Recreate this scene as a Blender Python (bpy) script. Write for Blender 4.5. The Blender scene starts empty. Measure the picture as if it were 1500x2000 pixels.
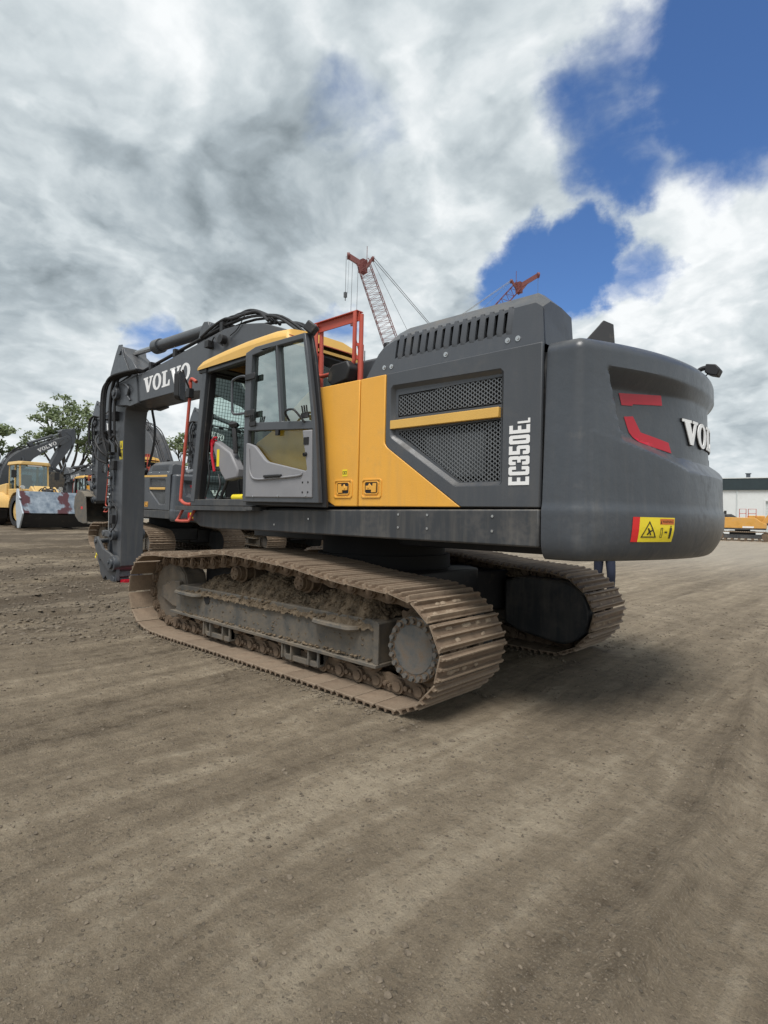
import bpy, math, random, bmesh
import numpy as np
from mathutils import Vector, Matrix
from mathutils.geometry import tessellate_polygon

C = bpy.context.scene.collection
S = bpy.context.scene
rnd = random.Random(7)

# ------------------------------------------------------------------ camera
CAM = Vector((-4.711, 5.175, 1.534))
YAW, PITCH, ROLL = -0.831, 0.007, 0.0215
FWD = Vector((math.cos(PITCH) * math.cos(YAW), math.cos(PITCH) * math.sin(YAW), math.sin(PITCH)))
_r = FWD.cross(Vector((0, 0, 1))).normalized()
_u = _r.cross(FWD)
RIGHT = math.cos(ROLL) * _r + math.sin(ROLL) * _u
UP = -math.sin(ROLL) * _r + math.cos(ROLL) * _u
cd = bpy.data.cameras.new('camera')
cam = bpy.data.objects.new('camera', cd)
C.objects.link(cam)
cd.sensor_fit = 'VERTICAL'
cd.sensor_height = 36.0
cd.lens = 36.0 * 1122.0 / 2000.0
cd.clip_start = 0.05
cd.clip_end = 2500
cam.matrix_world = Matrix(((RIGHT.x, UP.x, -FWD.x, CAM.x), (RIGHT.y, UP.y, -FWD.y, CAM.y),
                           (RIGHT.z, UP.z, -FWD.z, CAM.z), (0, 0, 0, 1)))
S.camera = cam
S.render.engine = 'CYCLES'
S.view_settings.view_transform = 'Standard'
S.view_settings.look = 'None'
S.view_settings.exposure = 0.22
S.view_settings.gamma = 1.0
try:
    S.cycles.max_bounces = 8
    S.cycles.transparent_max_bounces = 16
    S.cycles.use_denoising = True
except Exception:
    pass

# ------------------------------------------------------------------ sun
SUN = Vector((-0.22, 0.46, 1.0)).normalized()
sd = bpy.data.lights.new('sun', 'SUN')
sd.energy = 3.0
sd.angle = math.radians(26)
sd.color = (1.0, 0.96, 0.90)
so = bpy.data.objects.new('sun', sd)
C.objects.link(so)
so.rotation_euler = (-SUN).to_track_quat('-Z', 'Y').to_euler()
so.location = (0, 0, 60)

# ------------------------------------------------------------------ node helpers
class NT:
    def __init__(s, tree):
        s.t = tree
    def n(s, kind, **kw):
        nd = s.t.nodes.new(kind)
        for k, v in kw.items():
            setattr(nd, k, v)
        return nd
    def l(s, a, b):
        s.t.links.new(a, b)
    def put(s, sock, v):
        if isinstance(v, bpy.types.NodeSocket):
            s.l(v, sock)
        else:
            sock.default_value = v
    def m(s, op, a, b=0.0, c=None, clamp=False):
        nd = s.n('ShaderNodeMath', operation=op, use_clamp=clamp)
        s.put(nd.inputs[0], a); s.put(nd.inputs[1], b)
        if c is not None:
            s.put(nd.inputs[2], c)
        return nd.outputs[0]
    def vm(s, op, a, b=(0, 0, 0), out=0):
        nd = s.n('ShaderNodeVectorMath', operation=op)
        s.put(nd.inputs[0], a)
        if op == 'SCALE':
            s.put(nd.inputs['Scale'], b)
        else:
            s.put(nd.inputs[1], b)
        return nd.outputs[out]
    def noise(s, vec, scale, detail=4, rough=0.5, col=False, dist=0.0, dim='3D'):
        nd = s.n('ShaderNodeTexNoise', noise_dimensions=dim)
        if vec is not None:
            s.l(vec, nd.inputs['Vector'])
        nd.inputs['Scale'].default_value = scale
        nd.inputs['Detail'].default_value = detail
        nd.inputs['Roughness'].default_value = rough
        nd.inputs['Distortion'].default_value = dist
        return nd.outputs['Color' if col else 'Fac']
    def rng(s, v, a, b, c=0.0, d=1.0, smooth=False):
        nd = s.n('ShaderNodeMapRange', interpolation_type='SMOOTHSTEP' if smooth else 'LINEAR')
        s.put(nd.inputs['Value'], v)
        for k, x in zip(('From Min', 'From Max', 'To Min', 'To Max'), (a, b, c, d)):
            nd.inputs[k].default_value = x
        return nd.outputs[0]
    def mix(s, f, a, b, mode='MIX'):
        nd = s.n('ShaderNodeMix', data_type='RGBA', blend_type=mode)
        s.put(nd.inputs[0], f)
        for sock, v in ((nd.inputs[6], a), (nd.inputs[7], b)):
            if not isinstance(v, bpy.types.NodeSocket) and len(v) == 3:
                v = (*v, 1)
            s.put(sock, v)
        return nd.outputs[2]
    def ramp(s, f, stops):
        nd = s.n('ShaderNodeValToRGB')
        e = nd.color_ramp.elements
        while len(e) < len(stops):
            e.new(0.5)
        for i, (p, c) in enumerate(stops):
            e[i].position = p
            e[i].color = (*c, 1)
        s.l(f, nd.inputs[0])
        return nd.outputs[0]

# ------------------------------------------------------------------ world
W = bpy.data.worlds.new('World')
S.world = W
W.use_nodes = True
wt = W.node_tree
wt.nodes.clear()
w = NT(wt)
D = w.n('ShaderNodeTexCoord').outputs['Generated']
sep = w.n('ShaderNodeSeparateXYZ'); w.l(D, sep.inputs[0])
zz = w.m('ADD', w.m('MAXIMUM', sep.outputs[2], 0.0), 0.30)
cmb = w.n('ShaderNodeCombineXYZ')
w.l(w.m('DIVIDE', sep.outputs[0], zz), cmb.inputs[0])
w.l(w.m('DIVIDE', sep.outputs[1], zz), cmb.inputs[1])
P = cmb.outputs[0]
warp = w.vm('SCALE', w.vm('SUBTRACT', w.noise(P, 1.6, 4, 0.5, col=True, dim='2D'), (0.5, 0.5, 0.5)), 0.26)
P2 = w.vm('ADD', P, warp)
nA = w.noise(P2, 1.7, 7, 0.46, dim='2D')
nB = w.noise(w.vm('ADD', P2, (4.3, 1.7, 2.0)), 3.6, 9, 0.56, dim='2D')
def billow(off, sc):
    v = w.n('ShaderNodeTexVoronoi', feature='SMOOTH_F1', voronoi_dimensions='2D')
    w.l(w.vm('ADD', P3, off), v.inputs['Vector'])
    v.inputs['Scale'].default_value = sc; v.inputs['Detail'].default_value = 3.0; v.inputs['Roughness'].default_value = 0.5
    v.inputs['Lacunarity'].default_value = 2.2; v.inputs['Smoothness'].default_value = 0.9
    return w.m('SUBTRACT', 0.45, v.outputs['Distance'])
P3 = w.vm('ADD', P2, w.vm('SCALE', w.vm('SUBTRACT', w.noise(P, 5.0, 5, 0.6, col=True, dim='2D'), (0.5, 0.5, 0.5)), 0.16))
vA = billow((0, 0, 0), 2.6)
vB = billow((0.06, 0.034, 0), 2.6)
nC = w.noise(w.vm('ADD', P2, (1.3, 7.7, 0.0)), 2.4, 10, 0.62, dim='2D')
fine = w.vm('SCALE', w.vm('SUBTRACT', w.noise(D, 5.0, 8, 0.58, col=True), (0.5, 0.5, 0.5)), 0.22)
Dw = w.vm('NORMALIZE', w.vm('ADD', D, fine))
def blob(c, deg, soft=0.35, vec=None):
    v = Vector(c).normalized()
    d = w.vm('DOT_PRODUCT', vec if vec is not None else Dw, tuple(v), out=1)
    return w.rng(d, math.cos(math.radians(deg)), math.cos(math.radians(deg * soft)), 0, 1, smooth=True)
def total(lst):
    acc = None
    for a, s_ in lst:
        t = w.m('MULTIPLY', a, s_)
        acc = t if acc is None else w.m('ADD', acc, t)
    return acc
def peak(lst):
    acc = None
    for a, s_ in lst:
        t = w.m('MULTIPLY', a, s_)
        acc = t if acc is None else w.m('SMOOTH_MAX', acc, t, 0.15)
    return acc
blue = peak([(blob((0.13, -0.795, 0.61), 13.5, 0.2), 1.12), (blob((0.28, -0.78, 0.56), 9.0, 0.2), 0.80),
             (blob((0.05, -0.84, 0.56), 9.0, 0.2), 0.45),
             (blob((0.372, -0.84, 0.400), 5.8, 0.2), 1.05), (blob((0.445, -0.805, 0.395), 5.6, 0.2), 0.95),
             (blob((0.295, -0.872, 0.372), 3.6, 0.2), 0.60),
             (blob((0.281, -0.821, 0.497), 4.2, 0.2), 0.72), (blob((0.872, -0.406, 0.262), 4.4, 0.1), 0.60),
             (blob((0.60, -0.60, 0.56), 9.0, 0.1), 0.45), (blob((0.70, -0.64, 0.30), 3.2, 0.1), 0.55),
             (blob((-0.3, -0.7, 0.6), 26.0), 0.8), (blob((0.2, 0.6, 0.75), 24.0), 0.7),
             (blob((0.985, -0.15, 0.10), 6.0), 0.5)])
bl = w.rng(w.m('ADD', blue, w.m('ADD', w.m('MULTIPLY', w.m('SUBTRACT', nC, 0.5), 0.95), w.m('MULTIPLY', vA, -0.42))), 0.40, 1.0, 0, 1, smooth=True)
tone = total([(blob((0.87, -0.298, 0.40), 15, 0.1), -0.20), (blob((0.80, -0.44, 0.43), 12, 0.1), -0.22),
              (blob((0.66, -0.559, 0.50), 9, 0.1), -0.16), (blob((0.90, -0.25, 0.29), 10, 0.1), -0.12),
              (blob((0.50, -0.56, 0.62), 14, 0.1), -0.12), (blob((0.435, -0.74, 0.50), 11, 0.1), 0.10),
              (blob((0.84, -0.22, 0.55), 10, 0.1), 0.10), (blob((0.62, -0.68, 0.40), 9, 0.1), 0.10),
              (blob((0.199, -0.884, 0.42), 11, 0.1), 0.16), (blob((0.55, -0.78, 0.30), 12, 0.1), 0.12),
              (blob((0.16, -0.95, 0.22), 10, 0.1), -0.06), (blob((0.90, -0.40, 0.14), 12, 0.1), 0.10)])
nD = w.noise(w.vm('ADD', P2, (9.3, 2.7, 1.0)), 8.0, 8, 0.58, dim='2D')
lightv = (0.055, 0.03, 0.0)
rB = w.m('SUBTRACT', nB, w.noise(w.vm('ADD', w.vm('ADD', P2, (4.3, 1.7, 2.0)), lightv), 3.6, 9, 0.56, dim='2D'))
rD = w.m('SUBTRACT', nD, w.noise(w.vm('ADD', w.vm('ADD', P2, (9.3, 2.7, 1.0)), (0.022, 0.012, 0.0)), 8.0, 8, 0.58, dim='2D'))
b0 = w.m('ADD', w.m('MULTIPLY', w.m('SUBTRACT', nA, 0.5), 0.85), w.m('MULTIPLY', w.m('SUBTRACT', nB, 0.5), 0.45))
b0 = w.m('ADD', b0, w.m('ADD', w.m('MULTIPLY', w.m('SUBTRACT', nD, 0.5), 0.28), w.m('ADD', w.m('MULTIPLY', rB, 0.4), w.m('MULTIPLY', rD, 0.25))))
b0 = w.m('ADD', b0, w.m('ADD', w.m('MULTIPLY', vA, 0.26), w.m('MULTIPLY', w.m('SUBTRACT', vA, vB), 0.75)))
b0 = w.m('MULTIPLY', b0, w.rng(sep.outputs[2], 0.0, 0.32, 0.40, 0.74))
bb = w.m('ADD', w.m('ADD', b0, w.m('MULTIPLY', tone, 0.58)), 0.67)
ccol = w.ramp(bb, [(0.06, (0.21, 0.25, 0.275)), (0.34, (0.37, 0.425, 0.458)), (0.60, (0.56, 0.615, 0.64)), (0.92, (0.82, 0.845, 0.855))])
sky = w.n('ShaderNodeTexSky', sky_type='NISHITA')
sky.sun_disc = False
sky.sun_elevation = math.asin(SUN.z)
sky.sun_rotation = math.atan2(SUN.x, SUN.y)
sky.air_density = 1.0
sky.dust_density = 0.3
sky.ozone_density = 3.0
bgs = w.n('ShaderNodeBackground'); w.l(w.mix(1.0, sky.outputs[0], (0.80, 1.05, 1.38), 'MULTIPLY'), bgs.inputs[0]); bgs.inputs[1].default_value = 0.085
bgc = w.n('ShaderNodeBackground'); w.l(ccol, bgc.inputs[0]); bgc.inputs[1].default_value = 1.0
ms = w.n('ShaderNodeMixShader')
w.l(bl, ms.inputs[0]); w.l(bgc.outputs[0], ms.inputs[1]); w.l(bgs.outputs[0], ms.inputs[2])
wo = w.n('ShaderNodeOutputWorld'); w.l(ms.outputs[0], wo.inputs[0])

# ------------------------------------------------------------------ materials
def mat(name, col, rough=0.5, metal=0.0, dirt=None, dirt_amt=0.0, dirt_scale=3.0, var=0.06, bump=0.0, bscale=60.0, spec=0.5, top_dust=0.0, fine_bump=0.0, wear=None, streak=0.0):
    m = bpy.data.materials.new(name)
    m.use_nodes = True
    t = NT(m.node_tree)
    bs = m.node_tree.nodes['Principled BSDF']
    P = t.n('ShaderNodeTexCoord').outputs['Object']
    n1 = t.noise(P, dirt_scale, 8, 0.6)
    n2 = t.noise(P, dirt_scale * 9, 5, 0.6)
    lo = tuple(c * (1 - var * 2) for c in col); hi = tuple(min(1, c * (1 + var * 2)) for c in col)
    c = t.mix(t.rng(n1, 0.3, 0.7), lo, hi)
    r = rough
    if dirt is not None:
        f = t.m('ADD', t.m('MULTIPLY', n1, 0.7), t.m('MULTIPLY', n2, 0.3))
        f = t.rng(f, 0.62 - 0.3 * dirt_amt, 0.72 - 0.1 * dirt_amt, 0, min(1.0, 0.35 + dirt_amt * 0.65))
        c = t.mix(f, c, dirt)
        r = t.m('ADD', t.m('MULTIPLY', f, 0.9 - rough), rough)
    if top_dust > 0:
        g = t.n('ShaderNodeNewGeometry')
        sp = t.n('ShaderNodeSeparateXYZ'); t.l(g.outputs['Normal'], sp.inputs[0])
        up = t.m('MULTIPLY', t.rng(sp.outputs[2], 0.25, 0.95), t.m('MULTIPLY', t.rng(n2, 0.3, 0.65), top_dust))
        c = t.mix(up, c, (0.21, 0.175, 0.13))
    if streak > 0:
        mp = t.n('ShaderNodeMapping'); t.l(P, mp.inputs[0]); mp.inputs['Scale'].default_value = (9.0, 9.0, 0.9)
        sn = t.noise(mp.outputs[0], 1.6, 6, 0.6)
        spz = t.n('ShaderNodeSeparateXYZ'); t.l(P, spz.inputs[0])
        low = t.rng(spz.outputs[2], 2.2, 1.3, 0.25, 1.0)
        sf = t.m('MULTIPLY', t.m('MULTIPLY', t.rng(sn, 0.46, 0.68), low), streak)
        c = t.mix(sf, c, (0.22, 0.195, 0.16))
        r = t.m('ADD', r, t.m('MULTIPLY', t.m('SUBTRACT', n2, 0.5), 0.22))
    if wear:
        g2 = t.n('ShaderNodeNewGeometry')
        oi = t.n('ShaderNodeObjectInfo')
        c = t.mix(t.rng(oi.outputs['Random'], 0, 1, 0.0, 0.5), c, (0.11, 0.075, 0.05))
        c = t.mix(t.m('MULTIPLY', t.rng(g2.outputs['Pointiness'], 0.55, 0.64), t.rng(n2, 0.3, 0.6, 0.3, 0.8)), c, wear)
    t.put(bs.inputs['Base Color'], c if isinstance(c, bpy.types.NodeSocket) else (*c, 1))
    t.put(bs.inputs['Roughness'], r)
    bs.inputs['Metallic'].default_value = metal
    bs.inputs['Specular IOR Level'].default_value = spec
    if bump or fine_bump:
        b = t.n('ShaderNodeBump')
        b.inputs['Strength'].default_value = 1.0
        b.inputs['Distance'].default_value = bump or fine_bump
        t.l(t.noise(P, bscale, 8 if bump else 3, 0.6), b.inputs['Height'])
        t.l(b.outputs[0], bs.inputs['Normal'])
    return m

DUST = (0.17, 0.14, 0.105)
M = {}
M['grey'] = mat('grey_paint', (0.064, 0.070, 0.080), 0.38, dirt=(0.12, 0.115, 0.11), dirt_amt=0.25, dirt_scale=1.3, var=0.05, top_dust=0.25, fine_bump=0.0006, streak=0.14)
M['cast'] = mat('cast_grey_paint', (0.060, 0.068, 0.080), 0.34, dirt=(0.12, 0.12, 0.12), dirt_amt=0.2, dirt_scale=1.6, var=0.07, top_dust=0.25, fine_bump=0.0035, bscale=9, streak=0.13)
M['dark'] = mat('dark_skirt_paint', (0.040, 0.044, 0.050), 0.5, dirt=(0.13, 0.12, 0.11), dirt_amt=0.45, dirt_scale=2.5, top_dust=0.6, streak=0.22)
M['black'] = mat('black_rubber', (0.017, 0.017, 0.019), 0.55, dirt=DUST, dirt_amt=0.15, dirt_scale=5)
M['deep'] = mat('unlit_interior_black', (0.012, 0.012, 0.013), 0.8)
M['yellow'] = mat('yellow_paint', (0.80, 0.40, 0.055), 0.42, dirt=(0.50, 0.30, 0.10), dirt_amt=0.3, dirt_scale=1.7, var=0.03, bump=0.0018, bscale=130, top_dust=0.25, streak=0.18)
M['pale_yellow'] = mat('pale_yellow_paint', (0.70, 0.42, 0.10), 0.42, dirt=(0.50, 0.33, 0.15), dirt_amt=0.3, dirt_scale=2, var=0.04, bump=0.0015, bscale=130)
M['rail'] = mat('red_orange_rail_paint', (0.50, 0.088, 0.058), 0.55, dirt=(0.35, 0.12, 0.09), dirt_amt=0.35, dirt_scale=6, var=0.05)
M['red'] = mat('red_reflector', (0.46, 0.012, 0.028), 0.35, var=0.03)
M['white'] = mat('white_decal', (0.82, 0.82, 0.82), 0.45, var=0.02)
M['shoe'] = mat('muddy_track_steel', (0.215, 0.150, 0.103), 0.68, metal=0.15, dirt=(0.285, 0.215, 0.152), dirt_amt=0.7, dirt_scale=6, var=0.16, bump=0.003, bscale=45, top_dust=0.3, wear=(0.36, 0.29, 0.215))
M['link'] = mat('muddy_chain_steel', (0.15, 0.105, 0.070), 0.8, dirt=(0.17, 0.125, 0.085), dirt_amt=0.7, dirt_scale=9, var=0.15, bump=0.006, bscale=35)
M['frame'] = mat('dirty_frame_steel', (0.085, 0.088, 0.086), 0.6, dirt=(0.18, 0.145, 0.105), dirt_amt=0.85, dirt_scale=5.0, var=0.12, bump=0.003, bscale=40, top_dust=0.9)
M['mud'] = mat('dried_mud', (0.155, 0.118, 0.080), 0.95, dirt=(0.235, 0.185, 0.13), dirt_amt=0.6, dirt_scale=12, var=0.2, bump=0.02, bscale=45, spec=0.2)
M['idler'] = mat('muddy_idler_steel', (0.10, 0.095, 0.085), 0.7, dirt=(0.20, 0.155, 0.11), dirt_amt=0.9, dirt_scale=4, var=0.15, bump=0.004, bscale=40)
M['drive'] = mat('worn_drive_cover', (0.16, 0.172, 0.175), 0.5, metal=0.4, dirt=(0.22, 0.155, 0.10), dirt_amt=0.7, dirt_scale=11, var=0.15, bump=0.002, bscale=50)
M['steel'] = mat('bright_steel', (0.55, 0.55, 0.55), 0.25, metal=1.0, var=0.05)
M['chrome'] = mat('chrome_rod', (0.30, 0.31, 0.32), 0.22, metal=0.9, var=0.03)
M['door_grey'] = mat('door_inner_plastic', (0.24, 0.24, 0.255), 0.5, dirt=(0.30, 0.28, 0.25), dirt_amt=0.3, dirt_scale=3, var=0.04, fine_bump=0.0006, bscale=200)
M['seat'] = mat('seat_fabric', (0.03, 0.03, 0.033), 0.85, bump=0.002, bscale=150)
M['label_yellow'] = mat('warning_label_yellow', (0.83, 0.66, 0.03), 0.45, var=0.03)
M['label_red'] = mat('label_red', (0.66, 0.02, 0.02), 0.45, var=0.03)
M['label_orange'] = mat('label_orange', (0.60, 0.16, 0.03), 0.45, var=0.03)
M['label_black'] = mat('label_black', (0.02, 0.02, 0.02), 0.5, var=0.03)
M['lens'] = mat('lamp_lens', (0.55, 0.57, 0.58), 0.15, metal=0.6)
M['mesh'] = mat('grille_wire', (0.22, 0.23, 0.24), 0.45, metal=0.5, var=0.08)

def glass_mat(name, tint, refl=0.5, haze=0.0):
    m = bpy.data.materials.new(name)
    m.use_nodes = True
    t = NT(m.node_tree)
    m.node_tree.nodes.clear()
    tr = t.n('ShaderNodeBsdfTransparent'); tr.inputs[0].default_value = (*tint, 1)
    gl = t.n('ShaderNodeBsdfGlossy'); gl.inputs['Roughness'].default_value = 0.02
    gl.inputs[0].default_value = (0.85, 0.95, 0.93, 1)
    ge = t.n('ShaderNodeNewGeometry')
    cs = t.m('ABSOLUTE', t.vm('DOT_PRODUCT', ge.outputs['Normal'], ge.outputs['Incoming'], out=1))
    fr = t.m('POWER', t.m('SUBTRACT', 1.0, cs, clamp=True), 5.0)
    f = t.m('ADD', t.m('MULTIPLY', fr, 0.85), 0.05 + refl, clamp=True)
    mx = t.n('ShaderNodeMixShader')
    t.l(f, mx.inputs[0]); t.l(tr.outputs[0], mx.inputs[1]); t.l(gl.outputs[0], mx.inputs[2])
    last = mx.outputs[0]
    if haze:
        df = t.n('ShaderNodeBsdfDiffuse'); df.inputs[0].default_value = (0.4, 0.38, 0.34, 1)
        P = t.n('ShaderNodeTexCoord').outputs['Object']
        h = t.m('MULTIPLY', t.rng(t.noise(P, 3.0, 6, 0.6), 0.3, 0.7), haze)
        m2 = t.n('ShaderNodeMixShader')
        t.l(h, m2.inputs[0]); t.l(last, m2.inputs[1]); t.l(df.outputs[0], m2.inputs[2])
        last = m2.outputs[0]
    o = t.n('ShaderNodeOutputMaterial'); t.l(last, o.inputs[0])
    return m
M['glass'] = glass_mat('cab_glass', (0.62, 0.76, 0.70), 0.0, 0.03)
M['door_glass_upper'] = glass_mat('door_glass_upper', (0.50, 0.62, 0.56), 0.40, 0.05)
M['door_glass'] = glass_mat('door_glass', (0.58, 0.66, 0.46), 0.04, 0.03)

# ------------------------------------------------------------------ mesh builder
def catmull(pts, k=6):
    pts = [Vector(p) for p in pts]
    if len(pts) < 3:
        return pts
    q = [pts[0] * 2 - pts[1]] + pts + [pts[-1] * 2 - pts[-2]]
    out = []
    for i in range(1, len(q) - 2):
        for j in range(k):
            t = j / k
            a, b, c, d = q[i - 1], q[i], q[i + 1], q[i + 2]
            out.append(0.5 * ((2 * b) + (c - a) * t + (2 * a - 5 * b + 4 * c - d) * t * t + (3 * b - a - 3 * c + d) * t ** 3))
    out.append(pts[-1])
    return out

class MB:
    def __init__(s):
        s.v = []; s.f = []
    def add(s, vs, fs):
        o = len(s.v)
        s.v += [tuple(x) for x in vs]
        s.f += [tuple(o + i for i in f) for f in fs]
        return s
    def box(s, x0, x1, y0, y1, z0, z1):
        v = [(x, y, z) for z in (z0, z1) for y in (y0, y1) for x in (x0, x1)]
        return s.add(v, [(0, 2, 3, 1), (4, 5, 7, 6), (0, 1, 5, 4), (2, 6, 7, 3), (0, 4, 6, 2), (1, 3, 7, 5)])
    def prism(s, poly, fn0, fn1):
        n = len(poly)
        a = [fn0(p) for p in poly]; b = [fn1(p) for p in poly]
        fs = [tuple(range(n)), tuple(range(2 * n - 1, n - 1, -1))]
        fs += [(i, i + n, (i + 1) % n + n, (i + 1) % n) for i in range(n)]
        return s.add(a + b, fs)
    def py(s, poly, y0, y1):           # (x, z) outline extruded along y
        return s.prism(poly, lambda p: (p[0], y0, p[1]), lambda p: (p[0], y1, p[1]))
    def px(s, poly, x0, x1):           # (y, z)
        return s.prism(poly, lambda p: (x0, p[0], p[1]), lambda p: (x1, p[0], p[1]))
    def pz(s, poly, z0, z1):           # (x, y)
        return s.prism(poly, lambda p: (p[0], p[1], z0), lambda p: (p[0], p[1], z1))
    def plate(s, outer, holes, fn, d0=0.0, d1=0.02):
        # flat plate with holes; fn(u, v, d) -> point
        loops = [[Vector((p[0], p[1], 0)) for p in outer]] + [[Vector((p[0], p[1], 0)) for p in h] for h in holes]
        tris = tessellate_polygon(loops)
        flat = [p for l in loops for p in l]
        n = len(flat)
        va = [fn(p.x, p.y, d0) for p in flat]; vb = [fn(p.x, p.y, d1) for p in flat]
        fs = [tuple(t) for t in tris] + [tuple(i + n for i in reversed(t)) for t in tris]
        o = 0
        for l in loops:
            k = len(l)
            fs += [(o + i, o + (i + 1) % k, o + (i + 1) % k + n, o + i + n) for i in range(k)]
            o += k
        return s.add(va + vb, fs)
    def skin(s, outer, holes, fn, d=.003, mx=.05):
        # decal that follows a curved surface: triangles split until they are short
        loops = [[Vector((p[0], p[1], 0)) for p in outer]] + [[Vector((p[0], p[1], 0)) for p in h] for h in holes]
        flat = [p for l in loops for p in l]
        st = [tuple(flat[i] for i in t_) for t_ in tessellate_polygon(loops)]
        while st:
            a, b, c = st.pop()
            e = [(b - a).length, (c - b).length, (a - c).length]
            k = e.index(max(e))
            if e[k] > mx:
                a, b, c = ((a, b, c), (b, c, a), (c, a, b))[k]
                m_ = (a + b) / 2
                st += [(a, m_, c), (m_, b, c)]
            else:
                s.add([fn(p.x, p.y, d) for p in (a, b, c)], [(0, 1, 2)])
        return s
    def cut(s):
        s.__dict__.setdefault('cuts', []).append((len(s.v), len(s.f)))
        return s
    def cyl(s, p0, p1, r, n=16, r2=None, caps=True):
        p0 = Vector(p0); p1 = Vector(p1)
        r2 = r if r2 is None else r2
        d = (p1 - p0).normalized()
        a = d.orthogonal().normalized(); b = d.cross(a)
        v = []
        for p, rr in ((p0, r), (p1, r2)):
            v += [p + (a * math.cos(2 * math.pi * i / n) + b * math.sin(2 * math.pi * i / n)) * rr for i in range(n)]
        f = [(i, (i + 1) % n, (i + 1) % n + n, i + n) for i in range(n)]
        if caps:
            f += [tuple(range(n - 1, -1, -1)), tuple(range(n, 2 * n))]
        return s.add(v, f)
    def tube(s, path, r, n=8, smooth=0):
        path = catmull(path, smooth) if smooth else [Vector(p) for p in path]
        v = []; prev = None
        for i, p in enumerate(path):
            d = (path[min(i + 1, len(path) - 1)] - path[max(i - 1, 0)]).normalized()
            if prev is None:
                a = d.orthogonal().normalized()
            else:
                a = (prev - d * prev.dot(d))
                a = a.normalized() if a.length > 1e-6 else d.orthogonal().normalized()
            prev = a
            b = d.cross(a)
            rr = r(i / (len(path) - 1)) if callable(r) else r
            v += [p + (a * math.cos(2 * math.pi * k / n) + b * math.sin(2 * math.pi * k / n)) * rr for k in range(n)]
        f = []
        for i in range(len(path) - 1):
            f += [(i * n + k, i * n + (k + 1) % n, (i + 1) * n + (k + 1) % n, (i + 1) * n + k) for k in range(n)]
        f += [tuple(range(n - 1, -1, -1)), tuple(range((len(path) - 1) * n, len(path) * n))]
        return s.add(v, f)
    def bar(s, p0, p1, w_, h_, up=(0, 0, 1)):
        p0 = Vector(p0); p1 = Vector(p1); d = (p1 - p0).normalized(); up = Vector(up)
        a = d.cross(up)
        a = a.normalized() if a.length > 1e-4 else d.orthogonal().normalized()
        b = a.cross(d)
        v = []
        for p in (p0, p1):
            v += [p + a * sx * w_ / 2 + b * sy * h_ / 2 for sx, sy in ((-1, -1), (1, -1), (1, 1), (-1, 1))]
        return s.add(v, [(0, 3, 2, 1), (4, 5, 6, 7), (0, 1, 5, 4), (1, 2, 6, 5), (2, 3, 7, 6), (3, 0, 4, 7)])
    def rock(s, c, r, n=0, sq=(1, 1, 0.7)):
        t = (1 + 5 ** .5) / 2
        V = [(-1, t, 0), (1, t, 0), (-1, -t, 0), (1, -t, 0), (0, -1, t), (0, 1, t), (0, -1, -t), (0, 1, -t), (t, 0, -1), (t, 0, 1), (-t, 0, -1), (-t, 0, 1)]
        F = [(0, 11, 5), (0, 5, 1), (0, 1, 7), (0, 7, 10), (0, 10, 11), (1, 5, 9), (5, 11, 4), (11, 10, 2), (10, 7, 6), (7, 1, 8), (3, 9, 4), (3, 4, 2), (3, 2, 6), (3, 6, 8), (3, 8, 9), (4, 9, 5), (2, 4, 11), (6, 2, 10), (8, 6, 7), (9, 8, 1)]
        return s.add([(c[0] + x * r * .53 * sq[0] * rnd.uniform(.7, 1.3), c[1] + y * r * .53 * sq[1] * rnd.uniform(.7, 1.3), c[2] + z * r * .53 * sq[2] * rnd.uniform(.7, 1.3)) for x, y, z in V], F)
    def build(s, name, m, parent=None, ang=35, bevel=0.0, fix=True, seg=2):
        if s.__dict__.get('cuts'):
            last = None; pv = pf = 0
            for a, b in s.cuts + ([(len(s.v), len(s.f))] if len(s.v) > s.cuts[-1][0] else []):
                q = MB(); q.v = s.v[pv:a]; q.f = [tuple(i - pv for i in f) for f in s.f[pf:b]]
                if q.v: last = q.build(name, m, parent, ang, bevel, fix, seg)
                pv, pf = a, b
            return last
        me = bpy.data.meshes.new(name)
        me.from_pydata(s.v, [], s.f)
        if fix or ang:
            bm = bmesh.new(); bm.from_mesh(me)
            if fix:
                bmesh.ops.recalc_face_normals(bm, faces=bm.faces)
            if ang:
                th = math.radians(ang)
                for e in bm.edges:
                    e.smooth = not (len(e.link_faces) != 2 or e.calc_face_angle(0) > th)
                for f in bm.faces:
                    f.smooth = True
            bm.to_mesh(me); bm.free()
        me.materials.append(m)
        o = bpy.data.objects.new(name, me)
        C.objects.link(o)
        if parent is not None:
            o.parent = parent
        if bevel:
            b = o.modifiers.new('bevel', 'BEVEL')
            b.width = bevel; b.segments = seg; b.limit_method = 'ANGLE'; b.angle_limit = math.radians(40)
            b.use_clamp_overlap = True
        return o

def tag(o, label=None, cat=None, group=None, kind=None):
    if label: o['label'] = label
    if cat: o['category'] = cat
    if group: o['group'] = group
    if kind: o['kind'] = kind
    return o
def empty(name, loc=(0, 0, 0), rz=0.0, ry=0.0, sc=1.0, parent=None):
    o = bpy.data.objects.new(name, None)
    C.objects.link(o)
    o.location = loc; o.rotation_euler = (0, ry, rz); o.scale = (sc, sc, sc)
    o.empty_display_size = 0.3
    if parent: o.parent = parent
    return o
KIDS = {}
def copy_tree(o, parent=None, skip=()):
    c = o.copy(); C.objects.link(c)
    if parent is not None:
        c.parent = parent
    for ch in list(o.children):
        if ch.name.split('.')[0] in skip or ch.get('own'):
            continue
        copy_tree(ch, c, skip)
    return c

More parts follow.
